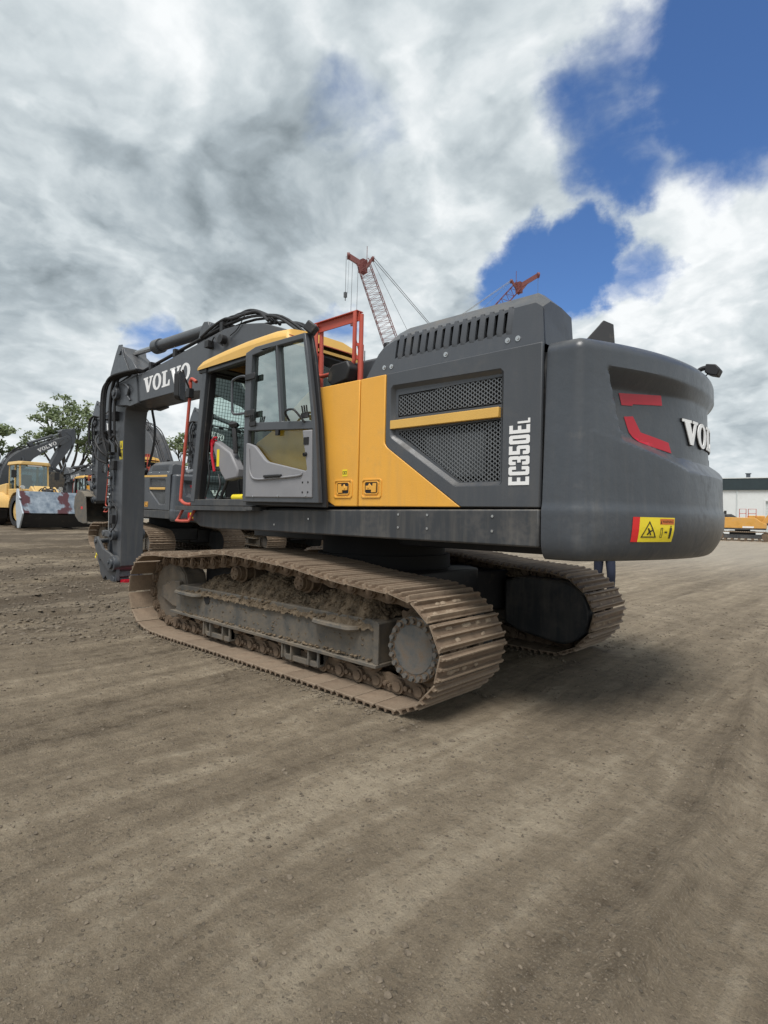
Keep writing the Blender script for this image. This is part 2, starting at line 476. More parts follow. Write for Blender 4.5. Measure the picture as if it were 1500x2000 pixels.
def sstep(a, b, x):
    t = min(1, max(0, (x - a) / (b - a)))
    return t * t * (3 - 2 * t)
def ground_z(x, y):
    t = min(max(0.0, x - 2.0), 60.0)
    return 0.02 * t * sstep(-40, -12, y + x * 0.0 + 0.0) if y < -12 else 0.02 * t

# ------------------------------------------------------------------ lettering
def ell(cx, cy, rx, ry, n=28):
    return [(cx + rx * math.cos(2 * math.pi * i / n), cy + ry * math.sin(2 * math.pi * i / n)) for i in range(n)]
GV = ([(0, 1), (.50, 1), (.50, .89), (.41, .89), (.57, .34), (.71, .89), (.62, .89), (.62, 1), (1.0, 1), (1.0, .89), (.90, .89), (.60, 0), (.40, 0), (.10, .89), (0, .89)], [])
GO = (ell(.44, .5, .44, .53), [ell(.44, .5, .19, .39)])
GL = ([(0, 1), (.52, 1), (.52, .89), (.39, .89), (.39, .13), (.58, .13), (.66, .36), (.78, .36), (.78, 0), (0, 0), (0, .11), (.11, .11), (.11, .89), (0, .89)], [])
BRAND = [(GV, 0.0), (GO, 0.98), (GL, 1.92), (GV, 2.72), (GO, 3.70)]      # overall width 4.58 in cap heights
def word(mb, fn, d0, d1, glyphs=BRAND):
    for (outer, holes), off in glyphs:
        mb.plate([(x + off, y) for x, y in outer], [[(x + off, y) for x, y in h] for h in holes], fn, d0, d1)
def cham(x0, y0, x1, y1, c):
    return [(x0 + c, y0), (x1 - c, y0), (x1, y0 + c), (x1, y1 - c), (x1 - c, y1), (x0 + c, y1), (x0, y1 - c), (x0, y0 + c)]
gE = ([(0, 0), (.42, 0), (.42, .17), (.18, .17), (.18, .42), (.38, .42), (.38, .58), (.18, .58), (.18, .83), (.42, .83), (.42, 1), (0, 1)], [])
gC = ([(.07, 0), (.38, 0), (.45, .07), (.45, .36), (.28, .36), (.28, .17), (.18, .17), (.18, .83), (.28, .83), (.28, .64), (.45, .64), (.45, .93), (.38, 1), (.07, 1), (0, .93), (0, .07)], [])
g3 = ([(.07, 0), (.38, 0), (.45, .07), (.45, .45), (.40, .5), (.45, .55), (.45, .93), (.38, 1), (.07, 1), (0, .93), (0, .66), (.17, .66), (.17, .83), (.27, .83), (.27, .58), (.12, .58), (.12, .42), (.27, .42), (.27, .17), (.17, .17), (.17, .34), (0, .34), (0, .07)], [])
g5 = ([(.07, 0), (.38, 0), (.45, .07), (.45, .55), (.38, .62), (.18, .62), (.18, .83), (.43, .83), (.43, 1), (0, 1), (0, .46), (.27, .46), (.27, .17), (.18, .17), (.18, .32), (0, .32), (0, .07)], [])
g0 = (cham(0, 0, .45, 1, .07), [list(reversed(cham(.18, .17, .27, .83, .02)))])
gL = ([(0, 0), (.40, 0), (.40, .17), (.18, .17), (.18, 1), (0, 1)], [])
def small(g, k):
    return ([(x * k, y * k) for x, y in g[0]], [])
MODEL = [(gE, 0.0), (gC, .50), (g3, 1.02), (g5, 1.55), (g0, 2.08), (gE, 2.62), (small(gL, .6), 3.12)]
# ------------------------------------------------------------------ ground
def vnoise(x, y, seed=0):
    xi = np.floor(x).astype(np.int64); yi = np.floor(y).astype(np.int64)
    xf = x - xi; yf = y - yi
    u = xf * xf * (3 - 2 * xf); v = yf * yf * (3 - 2 * yf)
    def h(a, b):
        n = (a * 374761393 + b * 668265263 + seed * 982451653) & 0x7fffffff
        n = ((n ^ (n >> 13)) * 1274126177) & 0x7fffffff
        return ((n ^ (n >> 16)) & 0xffff) / 65535.0
    return (h(xi, yi) * (1 - u) + h(xi + 1, yi) * u) * (1 - v) + (h(xi, yi + 1) * (1 - u) + h(xi + 1, yi + 1) * u) * v
def fbm(x, y, o=4, seed=0):
    r = 0; a = .5
    for i in range(o):
        r = r + a * (vnoise(x * 2 ** i, y * 2 ** i, seed + i) - .5); a *= .5
    return r
RUTS = [(-4.4, .30), (-3.55, .24), (4.9, .26), (6.4, .22), (8.3, .30), (10.2, .28), (13.4, .3), (16.5, .35), (-7.2, .25), (-9.0, .3)]
def rut_x(X, Y):
    # wheel lines run along -Y and swing gently
    return X + 0.9 * np.sin(Y * 0.11 + 0.6) + 0.35 * fbm(Y * 0.25, X * 0.05, 2, 50)
def height(X, Y):
    t = np.clip(X - 2.0, 0, 60) * 0.02
    k = np.clip((Y + 40) / 28, 0, 1); k = k * k * (3 - 2 * k)
    base = t * k
    xr = rut_x(X, Y)
    z = 0.05 * fbm(X * .35, Y * .35, 3, 1) + 0.030 * fbm(X * 1.7, Y * 1.1, 4, 9)
    rough = np.clip((X - 1.0) / 4, 0.25, 1)
    z = z + rough * 0.12 * np.abs(fbm(X * 4.5, Y * 1.8, 4, 20)) + rough * 0.02 * fbm(X * 14, Y * 9, 3, 31)
    for c, wd in RUTS:
        d = (xr - c) / wd
        z = z - 0.045 * np.exp(-d ** 4) + 0.03 * np.exp(-((np.abs(d) - 1.25) / .28) ** 2)
    # flat where the crawler stands
    m = np.exp(-(np.maximum(0, np.abs(X - .3) - 2.7) / .5) ** 2) * np.exp(-(np.maximum(0, np.abs(Y) - 1.9) / .45) ** 2)
    z = z * (1 - m) - 0.008 * m - 0.012 * (1 - m)
    return base + z
na = 900
rr = np.concatenate([[0.05], np.geomspace(0.7, 30, 330), np.geomspace(31, 900, 60)])
ctr = math.atan2(FWD.y, FWD.x)
u = np.linspace(-1, 1, na, endpoint=False)
ang = ctr + np.pi * (0.32 * u + 0.68 * u ** 5)          # denser in front of the camera
A, Rr = np.meshgrid(ang, rr)
X = CAM.x + Rr * np.cos(A); Y = CAM.y + Rr * np.sin(A)
Z = height(X, Y)
far = np.clip((Rr - 60) / 200, 0, 1)
Z = Z * (1 - far) + far * 0.35
V = np.stack([X, Y, Z], -1).reshape(-1, 3)
nr = len(rr)
i, j = np.meshgrid(np.arange(nr - 1), np.arange(na), indexing='ij')
j2 = (j + 1) % na
F = np.stack([i * na + j, (i + 1) * na + j, (i + 1) * na + j2, i * na + j2], -1).reshape(-1, 4)
me = bpy.data.meshes.new('ground')
me.from_pydata(V.tolist(), [], F.tolist())
me.polygons.foreach_set('use_smooth', [True] * len(me.polygons))
ground = bpy.data.objects.new('ground', me); C.objects.link(ground)
tag(ground, kind='structure')

gm = bpy.data.materials.new('packed_dirt'); gm.use_nodes = True
t = NT(gm.node_tree); bs = gm.node_tree.nodes['Principled BSDF']
P = t.n('ShaderNodeTexCoord').outputs['Object']
sx = t.n('ShaderNodeSeparateXYZ'); t.l(P, sx.inputs[0])
st = t.n('ShaderNodeMapping'); t.l(P, st.inputs[0]); st.inputs['Scale'].default_value = (1.0, 0.28, 1.0)
P_s = st.outputs[0]
big = t.noise(P_s, 0.35, 6, 0.6)
mid = t.noise(P_s, 1.6, 8, 0.65)
st2 = t.n('ShaderNodeMapping'); t.l(t.vm('ADD', P, t.vm('SCALE', t.noise(P, .4, 3, .5, col=True), .5)), st2.inputs[0]); st2.inputs['Scale'].default_value = (1.0, 0.045, 1.0)
streak = t.noise(st2.outputs[0], 3.6, 10, 0.68)
fin = t.noise(P, 22.0, 6, 0.7)
grit = t.noise(P, 120.0, 3, 0.6)
iso = t.noise(P, 2.6, 13, 0.76)
spk = t.noise(P, 11.0, 9, 0.75)
c = t.ramp(t.m('ADD', t.m('ADD', t.m('MULTIPLY', big, 0.22), t.m('MULTIPLY', iso, 0.26)), t.m('ADD', t.m('MULTIPLY', spk, 0.20), t.m('MULTIPLY', streak, 0.32))),
           [(0.41, (0.094, 0.071, 0.047)), (0.46, (0.192, 0.152, 0.105)), (0.52, (0.282, 0.228, 0.160)), (0.58, (0.425, 0.355, 0.260))])
c = t.mix(t.m('MULTIPLY', t.rng(fin, 0.40, 0.60), 0.55), c, t.mix(0.5, c, (0.12, 0.098, 0.075)))
c = t.mix(t.m('MULTIPLY', t.rng(grit, 0.56, 0.70), 0.5), c, (0.42, 0.36, 0.28))
c = t.mix(t.m('MULTIPLY', t.rng(grit, 0.42, 0.30), 0.55), c, (0.10, 0.083, 0.065))
# darker churned mud on the far left of the yard
mudm = t.m('MULTIPLY', t.rng(sx.outputs[0], 1.0, 5.5, 0, 1, True), t.rng(t.noise(P_s, 0.6, 8, 0.72), 0.38, 0.54, 0, 1, True))
mudm = t.m('MULTIPLY', mudm, t.rng(sx.outputs[1], -14.0, -6.0, 0, 1, True))
c = t.mix(t.m('MULTIPLY', mudm, 0.85), c, (0.088, 0.068, 0.048))
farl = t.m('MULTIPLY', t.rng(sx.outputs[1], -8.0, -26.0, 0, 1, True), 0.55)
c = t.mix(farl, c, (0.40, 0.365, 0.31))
# sparse embedded stones
vo = t.n('ShaderNodeTexVoronoi'); t.l(P, vo.inputs['Vector']); vo.inputs['Scale'].default_value = 34.0
vc = t.n('ShaderNodeSeparateColor'); t.l(vo.outputs['Color'], vc.inputs[0])
pick = t.m('GREATER_THAN', vc.outputs[0], 0.80)
stone = t.m('MULTIPLY', t.rng(vo.outputs['Distance'], 0.42, 0.30, 0, 1, True), pick)
c = t.mix(t.m('MULTIPLY', stone, 0.4), c, t.mix(vc.outputs[1], (0.09, 0.075, 0.057), (0.27, 0.235, 0.18)))
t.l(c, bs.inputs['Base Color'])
bs.inputs['Roughness'].default_value = 0.93
bs.inputs['Specular IOR Level'].default_value = 0.25
# cleat prints along a few of the ruts
sepw = t.n('ShaderNodeMath', operation='SINE'); t.l(t.m('ADD', t.m('MULTIPLY', sx.outputs[1], 0.11), 0.6), sepw.inputs[0])
rx = t.m('ADD', sx.outputs[0], t.m('MULTIPLY', sepw.outputs[0], 0.9))
cle = None
for cc, wd, k in ((4.9, .24, 1), (6.4, .2, -1), (8.3, .3, 1), (10.2, .26, 1)):
    d = t.m('ABSOLUTE', t.m('SUBTRACT', rx, cc))
    band = t.rng(d, wd, wd * 0.8, 0, 1, True)
    ph = t.m('ADD', t.m('MULTIPLY', sx.outputs[1], 46.0), t.m('MULTIPLY', d, 30.0 * k))
    sn = t.m('SINE', ph)
    v = t.m('MULTIPLY', t.m('MULTIPLY', t.rng(sn, -0.2, 0.5, 0, 1, True), band), t.rng(t.noise(P, 1.3, 3, 0.5), 0.42, 0.6, 0, 1, True))
    cle = v if cle is None else t.m('MAXIMUM', cle, v)
hgt = t.m('ADD', t.m('MULTIPLY', fin, 0.016), t.m('MULTIPLY', grit, 0.004))
hgt = t.m('ADD', hgt, t.m('MULTIPLY', stone, 0.007))
hgt = t.m('ADD', hgt, t.m('ADD', t.m('MULTIPLY', mid, 0.10), t.m('MULTIPLY', streak, 0.09)))
hgt = t.m('SUBTRACT', hgt, t.m('MULTIPLY', cle, 0.016))
b = t.n('ShaderNodeBump'); b.inputs['Strength'].default_value = 1.0; b.inputs['Distance'].default_value = 1.0
hgt = t.m('ADD', hgt, t.m('ADD', t.m('MULTIPLY', iso, 0.07), t.m('MULTIPLY', spk, 0.030)))
t.l(hgt, b.inputs['Height']); t.l(b.outputs[0], bs.inputs['Normal'])
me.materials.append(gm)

# loose gravel: thousands of small stones
g = MB()
def hz(x, y):
    return float(height(np.array([x]), np.array([y]))[0])
pos = []
for k in range(14000):
    d = 1.6 + 10.5 * rnd.random() ** 1.3
    a = ctr + rnd.uniform(-0.68, 0.68)
    pos.append((CAM.x + d * math.cos(a), CAM.y + d * math.sin(a), d))
pa = np.array(pos)
hs = height(pa[:, 0], pa[:, 1])
cl = vnoise(pa[:, 0] * 1.6, pa[:, 1] * .8, 77)
for (x, y, d), h_, cc in zip(pos, hs, cl):
    if abs(x - .3) < 2.7 and 0.85 < abs(y) < 1.9: continue
    if cc < rnd.random() * .6: continue
    r = 0.0045 + 0.0065 * rnd.random() ** 2.5 + (0.010 if rnd.random() < .03 else 0)
    r *= 0.62 + 0.09 * d
    g.rock((x, y, h_ + r * .12), r, sq=(rnd.uniform(.8, 1.4), rnd.uniform(.7, 1.1), .62))
for k in range(4200):
    # churned clods in the soft ground beyond the front of the crawler
    d = rnd.uniform(7.5, 20); a = ctr + rnd.uniform(0.30, 0.66)
    x, y = CAM.x + d * math.cos(a), CAM.y + d * math.sin(a)
    if vnoise(np.array([x * .9]), np.array([y * .5]), 61)[0] < rnd.random() * .9: continue
    r = rnd.uniform(.012, .035) * (1.8 if rnd.random() < .06 else 1)
    g.rock((x, y, hz(x, y) + r * .1), r, sq=(rnd.uniform(.8, 1.5), rnd.uniform(.8, 1.3), .6))
for k in range(900):
    # crumbs pushed up along the edge of both tracks
    sx_ = rnd.choice((1, -1)); x = rnd.uniform(-2.1, 2.5); y = sx_ * (1.84 + abs(rnd.gauss(0, .05)) if rnd.random() < .6 else .90 - abs(rnd.gauss(0, .05)))
    r = rnd.uniform(.006, .020)
    g.rock((x, y, r * .15 - .006), r, sq=(1, 1, .7))
M['stone'] = mat('gravel_stone', (0.13, 0.105, 0.076), 0.9, dirt=(0.23, 0.195, 0.15), dirt_amt=0.2, dirt_scale=33, var=0.3)
tag(g.build('gravel', M['stone'], ang=0), kind='stuff')
# ------------------------------------------------------------------ crawler undercarriage
XF = lambda a, b: None
PITCH_N = 48
def track_path():
    P = [(-1.82, .040), (-1.2, .036), (0, .036), (1.2, .036), (2.25, .036), (2.62, .10), (2.84, .30), (2.89, .56), (2.77, .82), (2.50, .965), (2.1, .985),
         (1.55, 1.00), (0.95, 1.08), (.45, 1.085), (0.0, 1.06), (-.45, 1.035), (-1.0, .97), (-1.5, .935), (-1.86, .905), (-2.10, .76), (-2.225, .53), (-2.16, .28), (-2.0, .12)]
    n = len(P); out = []
    for i in range(n):
        a, b, c, d = [Vector((*P[(i + k) % n], 0)) for k in (-1, 0, 1, 2)]
        for j in range(12):
            t = j / 12
            out.append(0.5 * ((2 * b) + (c - a) * t + (2 * a - 5 * b + 4 * c - d) * t * t + (3 * b - a - 3 * c + d) * t ** 3))
    out.append(out[0])
    L = [0]
    for i in range(1, len(out)):
        L.append(L[-1] + (out[i] - out[i - 1]).length)
    tot = L[-1]; res = []
    k = 0
    for i in range(PITCH_N):
        s_ = tot * i / PITCH_N
        while L[k + 1] < s_: k += 1
        f = (s_ - L[k]) / (L[k + 1] - L[k])
        res.append(out[k].lerp(out[k + 1], f))
    return res, tot / PITCH_N
NODES, PIT = track_path()
def shoe_mesh(W_=.90):
    h = PIT / 2 - .011; m = MB(); y = W_ / 2
    # local: x along the chain, z outward
    prof = [(-h, 0), (-h, .011), (-h + .012, .016), (-h + .018, .046), (-h + .030, .046), (-h + .040, .012), (-.018, .010), (-.010, .042), (.004, .042), (.014, .010), (h - .046, .010), (h - .036, .044), (h - .024, .044), (h - .012, .010), (h, .004), (h, -.006), (h - .01, -.006)]
    e = [(p[0], p[1] * .8 if p[1] > .03 else p[1]) for p in prof]
    m.prism(prof, lambda p: (p[0], -y + .03, p[1]), lambda p: (p[0], y - .03, p[1]))
    m.prism(e, lambda p: (p[0], -y, p[1]), lambda p: (p[0], -y + .030, p[1]))
    m.prism(e, lambda p: (p[0], y - .030, p[1]), lambda p: (p[0], y, p[1]))
    # mud lumps packed between the grousers
    for k in range(9):
        m.rock((rnd.choice((-.055, .045)), rnd.uniform(-.3, .3), .012), rnd.uniform(.014, .030), sq=(.9, 1.5, .45))
    return m
def link_mesh():
    m = MB(); h = PIT / 2
    for y0 in (-.125, .085):
        pr = [(-h - .02, -.035), (-h - .03, -.07), (-h, -.115), (-.05, -.108), (.05, -.120), (h - .02, -.118), (h + .015, -.07), (h, -.012), (-h + .02, -.004)]
        m.prism([(p[0], p[1] * 1.32) for p in pr], lambda p: (p[0], y0, p[1]), lambda p: (p[0], y0 + .04, p[1]))
    for y0, y1 in ((-.16, -.08), (.08, .16)):
        m.cyl((-h + .01, y0, -.080), (-h + .01, y1, -.080), .064, 14)
        m.cyl((-h + .01, y0 - .014 if y0 < 0 else y0, -.080), (-h + .01, y1 + (.014 if y0 > 0 else 0), -.080), .042, 12)
    for s_ in (-.167, .127):
        m.cyl((.035, s_, -.080), (.035, s_ + .040, -.080), .022, 8)
        m.cyl((-.015, s_, -.070), (-.015, s_ + .030, -.070), .016, 8)
    return m
SHOE_V = [shoe_mesh() for _ in range(3)]
LINK = link_mesh()
def seg_matrix(a, b, y):
    d = (b - a); ln = d.length; d.normalize()
    x = Vector((d.x, 0, d.y)); z = Vector((d.y, 0, -d.x))      # outward for an anticlockwise... fixed below
    return x, z, ln
def build_track(parent, y, mirror):
    tr = empty('track', (0, 0, 0), parent=parent)
    cen = Vector((.3, .5))
    protos = [None] * 3; lp = None
    for i in range(PITCH_N):
        a = NODES[i]; b = NODES[(i + 1) % PITCH_N]
        mid = (a + b) / 2
        d = (b - a).normalized()
        nrm = Vector((d.y, -d.x, 0))
        X_ = Vector((d.x, 0, d.y)); Z_ = Vector((nrm.x, 0, nrm.y))
        Y_ = Z_.cross(X_)
        R_ = Matrix(((X_.x, Y_.x, Z_.x, mid.x), (X_.y, Y_.y, Z_.y, y), (X_.z, Y_.z, Z_.z, mid.y), (0, 0, 0, 1)))
        k = i % 3
        if protos[k] is None:
            if 'shoe%d' % k in KIDS:
                s_ = bpy.data.objects.new('track_shoe', KIDS['shoe%d' % k]); C.objects.link(s_)
            else:
                s_ = SHOE_V[k].build('track_shoe', M['shoe'], ang=40); KIDS['shoe%d' % k] = s_.data
            protos[k] = s_
        else:
            s_ = protos[k].copy(); C.objects.link(s_)
        s_.parent = tr; s_.matrix_local = R_
        if lp is None:
            if 'link' in KIDS:
                l_ = bpy.data.objects.new('chain_link', KIDS['link']); C.objects.link(l_)
            else:
                l_ = LINK.build('chain_link', M['link'], ang=40); KIDS['link'] = l_.data
            lp = l_
        else:
            l_ = lp.copy(); C.objects.link(l_)
        l_.parent = tr; l_.matrix_local = R_
    return tr

def build_track_frame(parent, s):
    # s = +1 for the left side, -1 for the right; y measured outward
    Yo = lambda v: s * v
    b = MB()
    side = [(-1.40, .27), (-1.40, .62), (-1.30, .64), (1.95, .63), (2.08, .58), (2.08, .30), (1.9, .27)]
    b.py(side, Yo(1.14), Yo(1.58))
    fr = b.build('track_frame', M['frame'], parent, bevel=.012)
    f = MB()
    f.py([(-1.42, .245), (-1.42, .275), (2.12, .305), (2.12, .275)], Yo(1.10), Yo(1.635))
    f.py([(-1.42, .275), (-1.42, .62), (-1.36, .62), (-1.36, .275)], Yo(1.585), Yo(1.605))
    f.build('lower_flange', M['frame'], fr, bevel=.004)
    # steps / handles on the beam
    for x0, x1 in ((-1.17, -.62), (1.45, 1.96)):
        h = MB()
        h.tube([(x1, Yo(1.58), .555), (x1 - .03, Yo(1.65), .555), (x1 - .10, Yo(1.675), .55), (x0 + .1, Yo(1.675), .545), (x0 + .03, Yo(1.65), .545), (x0, Yo(1.58), .545)], .024, 6, smooth=4)
        h.box(x0 + .05, x1 - .05, min(Yo(1.60), Yo(1.675)), max(Yo(1.60), Yo(1.672)), .535, .562)
        h.build('foot_step', M['frame'], fr)
    # oval hole near the front
    h = MB(); h.py(cham(1.28, .46, 1.40, .60, .035), Yo(1.582), Yo(1.588)); h.build('beam_opening', M['deep'], fr)
    # roller guards
    for xc in (1.08, -.40):
        g_ = MB()
        w_ = .56 / 2
        g_.py([(xc - w_, .27), (xc - w_, .13), (xc - w_ + .06, .10), (xc + w_ - .06, .10), (xc + w_, .13), (xc + w_, .27), (xc + w_ - .03, .27), (xc + w_ - .05, .15), (xc - w_ + .05, .15), (xc - w_ + .03, .27)], Yo(1.55), Yo(1.60))
        for xx in (xc - w_, xc + w_ - .02, xc - .14, xc + .12):
            g_.box(xx, xx + .02, min(Yo(1.50), Yo(1.62)), max(Yo(1.50), Yo(1.62)), .11, .27)
        g_.build('roller_guard', M['frame'], fr, bevel=.003)
    for k in range(9):
        x = -1.28 + k * .405
        r_ = MB()
        r_.cyl((x, Yo(1.52), .285), (x, Yo(1.20), .285), .055, 14)
        r_.cyl((x, Yo(1.49), .285), (x, Yo(1.40), .285), .095, 18)
        r_.cyl((x, Yo(1.51), .285), (x, Yo(1.49), .285), .112, 18)
        r_.cyl((x, Yo(1.33), .285), (x, Yo(1.24), .285), .095, 18)
        r_.cyl((x, Yo(1.52), .285), (x, Yo(1.57), .235), .062, 12, .045)
        r_.py([(x - .07, .24), (x - .085, .30), (x + .085, .30), (x + .07, .24), (x + .035, .205), (x - .035, .205)], Yo(1.53), Yo(1.575))
        r_.build('track_roller', M['link'], fr, bevel=.003)
    for x in (.86, -.27):
        r_ = MB()
        r_.cyl((x, Yo(1.50), .855), (x, Yo(1.30), .855), .085, 20)
        r_.cyl((x, Yo(1.54), .855), (x, Yo(1.50), .855), .072, 20)
        r_.cyl((x, Yo(1.44), .855), (x, Yo(1.42), .855), .108, 20)
        r_.cyl((x, Yo(1.33), .855), (x, Yo(1.31), .855), .108, 20)
        for a in range(5):
            r_.cyl((x + .045 * math.cos(a * 1.257), Yo(1.54), .855 + .045 * math.sin(a * 1.257)), (x + .045 * math.cos(a * 1.257), Yo(1.552), .855 + .045 * math.sin(a * 1.257)), .013, 6)
        r_.box(x - .09, x + .09, min(Yo(1.16), Yo(1.30)), max(Yo(1.16), Yo(1.30)), .68, .90)
        r_.build('carrier_roller', M['link'], fr, bevel=.004)
    d = MB()
    d.cyl((2.40, Yo(1.18), .50), (2.40, Yo(1.46), .50), .405, 11)
    d.cyl((2.40, Yo(1.46), .50), (2.40, Yo(1.50), .50), .405, 11, .36)
    d.cyl((2.42, Yo(1.50), .49), (2.42, Yo(1.53), .49), .13, 12)
    d.py([(2.05, .33), (2.05, .66), (2.2, .66), (2.5, .56), (2.5, .42), (2.2, .33)], Yo(1.50), Yo(1.56))
    d.build('idler_wheel', M['idler'], fr, bevel=.014, ang=12)
    # sprocket + final drive
    q = MB()
    teeth = 21; pts = []
    for k in range(teeth * 4):
        a = 2 * math.pi * k / (teeth * 4)
        rr_ = (.345, .385, .385, .345)[k % 4]
        pts.append((-1.80 + rr_ * math.cos(a), .47 + rr_ * math.sin(a)))
    q.py(pts, Yo(1.335), Yo(1.405))
    q.build('sprocket', M['link'], fr)
    e = MB()
    e.cyl((-1.80, Yo(1.10), .47), (-1.80, Yo(1.47), .47), .30, 28)
    e.cyl((-1.80, Yo(1.47), .47), (-1.80, Yo(1.56), .47), .285, 32, .265)
    e.build('final_drive_hub', M['mud'], fr, bevel=.006)
    e = MB()
    e.cyl((-1.80, Yo(1.56), .47), (-1.80, Yo(1.60), .47), .262, 40)
    e.cyl((-1.80, Yo(1.60), .47), (-1.80, Yo(1.606), .47), .196, 40)
    e.build('final_drive_cover', M['drive'], fr, bevel=.004)
    nb = 20
    bo = MB(); so_ = MB()
    for k in range(nb):
        a = 2 * math.pi * k / nb
        cx, cz = -1.80 + .228 * math.cos(a), .47 + .228 * math.sin(a)
        so_.cyl((cx, Yo(1.60), cz), (cx, Yo(1.604), cz), .033, 14); so_.cut()
        bo.cyl((cx, Yo(1.607), cz), (cx, Yo(1.630), cz), .021, 6); bo.cut()
    bo.build('cover_bolt', M['drive'], fr); so_.build('bolt_socket', M['link'], fr)
    # inner travel-motor guard
    g_ = MB()
    tear = []
    for k in range(18):
        a = math.pi / 2 + math.pi * k / 17
        tear.append((-1.80 + .36 * math.cos(a), .49 + .36 * math.sin(a)))
    tear += [(-1.3, .20), (-1.10, .28), (-1.10, .80), (-1.35, .86)]
    g_.py(tear, Yo(.98), Yo(1.16))
    g_.build('motor_guard', M['dark'], fr, bevel=.03)
    # mud heaped on the beam
    mu = MB()
    nx, ny = 190, 26
    vs = []; fs = []
    def mudz(x, y):
        e_ = np.interp(y, [1.10, 1.20, 1.30, 1.42, 1.50, 1.56, 1.60, 1.615], [.80, .88, .88, .83, .73, .645, .58, .54])
        k = .75 + .35 * math.sin(x * 2.1 + 1) * math.sin(x * .9) + .18 * math.sin(x * 5.3)
        zz_ = .56 + (e_ - .56) * max(.25, k) * min(1, (x + 1.42) / .22) * min(1, max(.1, (1.85 - x) / .35))
        return zz_
    for i_ in range(nx + 1):
        x = -1.36 + 3.2 * i_ / nx
        for j_ in range(ny + 1):
            y = 1.10 + .512 * j_ / ny
            vs.append((x + rnd.uniform(-.006, .006), s * (y + rnd.uniform(-.005, .005)), mudz(x, y) + .030 * (rnd.random() - .5)))
    for i_ in range(nx):
        for j_ in range(ny):
            a_ = i_ * (ny + 1) + j_
            fs.append((a_, a_ + 1, a_ + ny + 2, a_ + ny + 1))
    mu.add(vs, fs)
    for k in range(900):
        x = rnd.uniform(-1.34, 1.80); yy = rnd.uniform(1.14, 1.60)
        mu.rock((x, s * yy, mudz(x, yy) + rnd.uniform(-.005, .015)), rnd.uniform(.008, .028))
    for k in range(170):
        mu.rock((rnd.uniform(-1.36, 1.9), s * rnd.uniform(1.575, 1.62), rnd.uniform(.283, .30) + .01), rnd.uniform(.008, .020))
    for k in range(120):
        mu.rock((rnd.uniform(-1.36, 1.9), s * rnd.uniform(1.578, 1.586), rnd.uniform(.33, .56)), rnd.uniform(.006, .013), sq=(1.3, .5, .8))
    o = mu.build('caked_mud', M['mud'], fr, ang=0)
    return fr

def build_carbody(parent):
    m = MB()
    m.pz([(-1.0, -.55), (-1.0, .55), (-.55, .95), (.75, .95), (1.25, .55), (1.25, -.55), (.75, -.95), (-.55, -.95)], .52, .95)
    for sx_, sy_ in ((1, 1), (1, -1), (-1, 1), (-1, -1)):
        m.prism([(.35 * sx_ + .1, .50 * sy_), (.95 * sx_ + .1, .35 * sy_), ((2.0 if sx_ > 0 else 1.15) * sx_ + .1, 1.16 * sy_), (.45 * sx_ + .1, 1.16 * sy_)], lambda p: (p[0], p[1], .42), lambda p: (p[0], p[1], .90))
    cb = m.build('car_body', M['black'], parent, bevel=.02)
    r_ = MB(); r_.cyl((0, 0, .95), (0, 0, 1.10), .80, 40); r_.cyl((0, 0, 1.10), (0, 0, 1.30), .74, 40)
    r_.build('slewing_ring', M['deep'], cb)
    return cb
# ------------------------------------------------------------------ upper structure
SY = 1.495
def sidefn(y0):
    return lambda u, v, d: (u, y0 + d, v)
def hexgrid(outer, y0, dx=.047, dz=.0165, depth=.010, wall=.0036):
    # honeycomb of real strips clipped to the outline
    m = MB()
    xs = [p[0] for p in outer]; zs = [p[1] for p in outer]
    def inside(x, z):
        c = False; n = len(outer)
        for i in range(n):
            (x1, z1), (x2, z2) = outer[i], outer[(i + 1) % n]
            if (z1 > z) != (z2 > z) and x < (x2 - x1) * (z - z1) / (z2 - z1) + x1:
                c = not c
        return c
    r_ = 0
    z = min(zs)
    while z < max(zs):
        x = min(xs) + (dx / 2 if r_ % 2 else 0)
        while x < max(xs):
            hx = [(x + a * dx * .5, z + b_ * dz) for a, b_ in ((.38, 1.0), (-.38, 1.0), (-.98, 0), (-.38, -1.0), (.38, -1.0), (.98, 0))]
            ok = sum(inside(px_, pz_) for px_, pz_ in hx)
            if ok >= 5 or (ok >= 3 and inside(x, z)):
                hx = [p if inside(*p) else (x + (p[0] - x) * .4, z + (p[1] - z) * .4) for p in hx]
                k = 1 - wall / dz * 1.0
                inn = [(x + (p[0] - x) * (1 - wall * 2.0 / dx), z + (p[1] - z) * (1 - wall * .72 / dz)) for p in hx]
                m.plate(hx, [inn], lambda u, v, d: (u, y0 + d, v), 0, depth)
            x += dx
        z += dz; r_ += 1
    return m

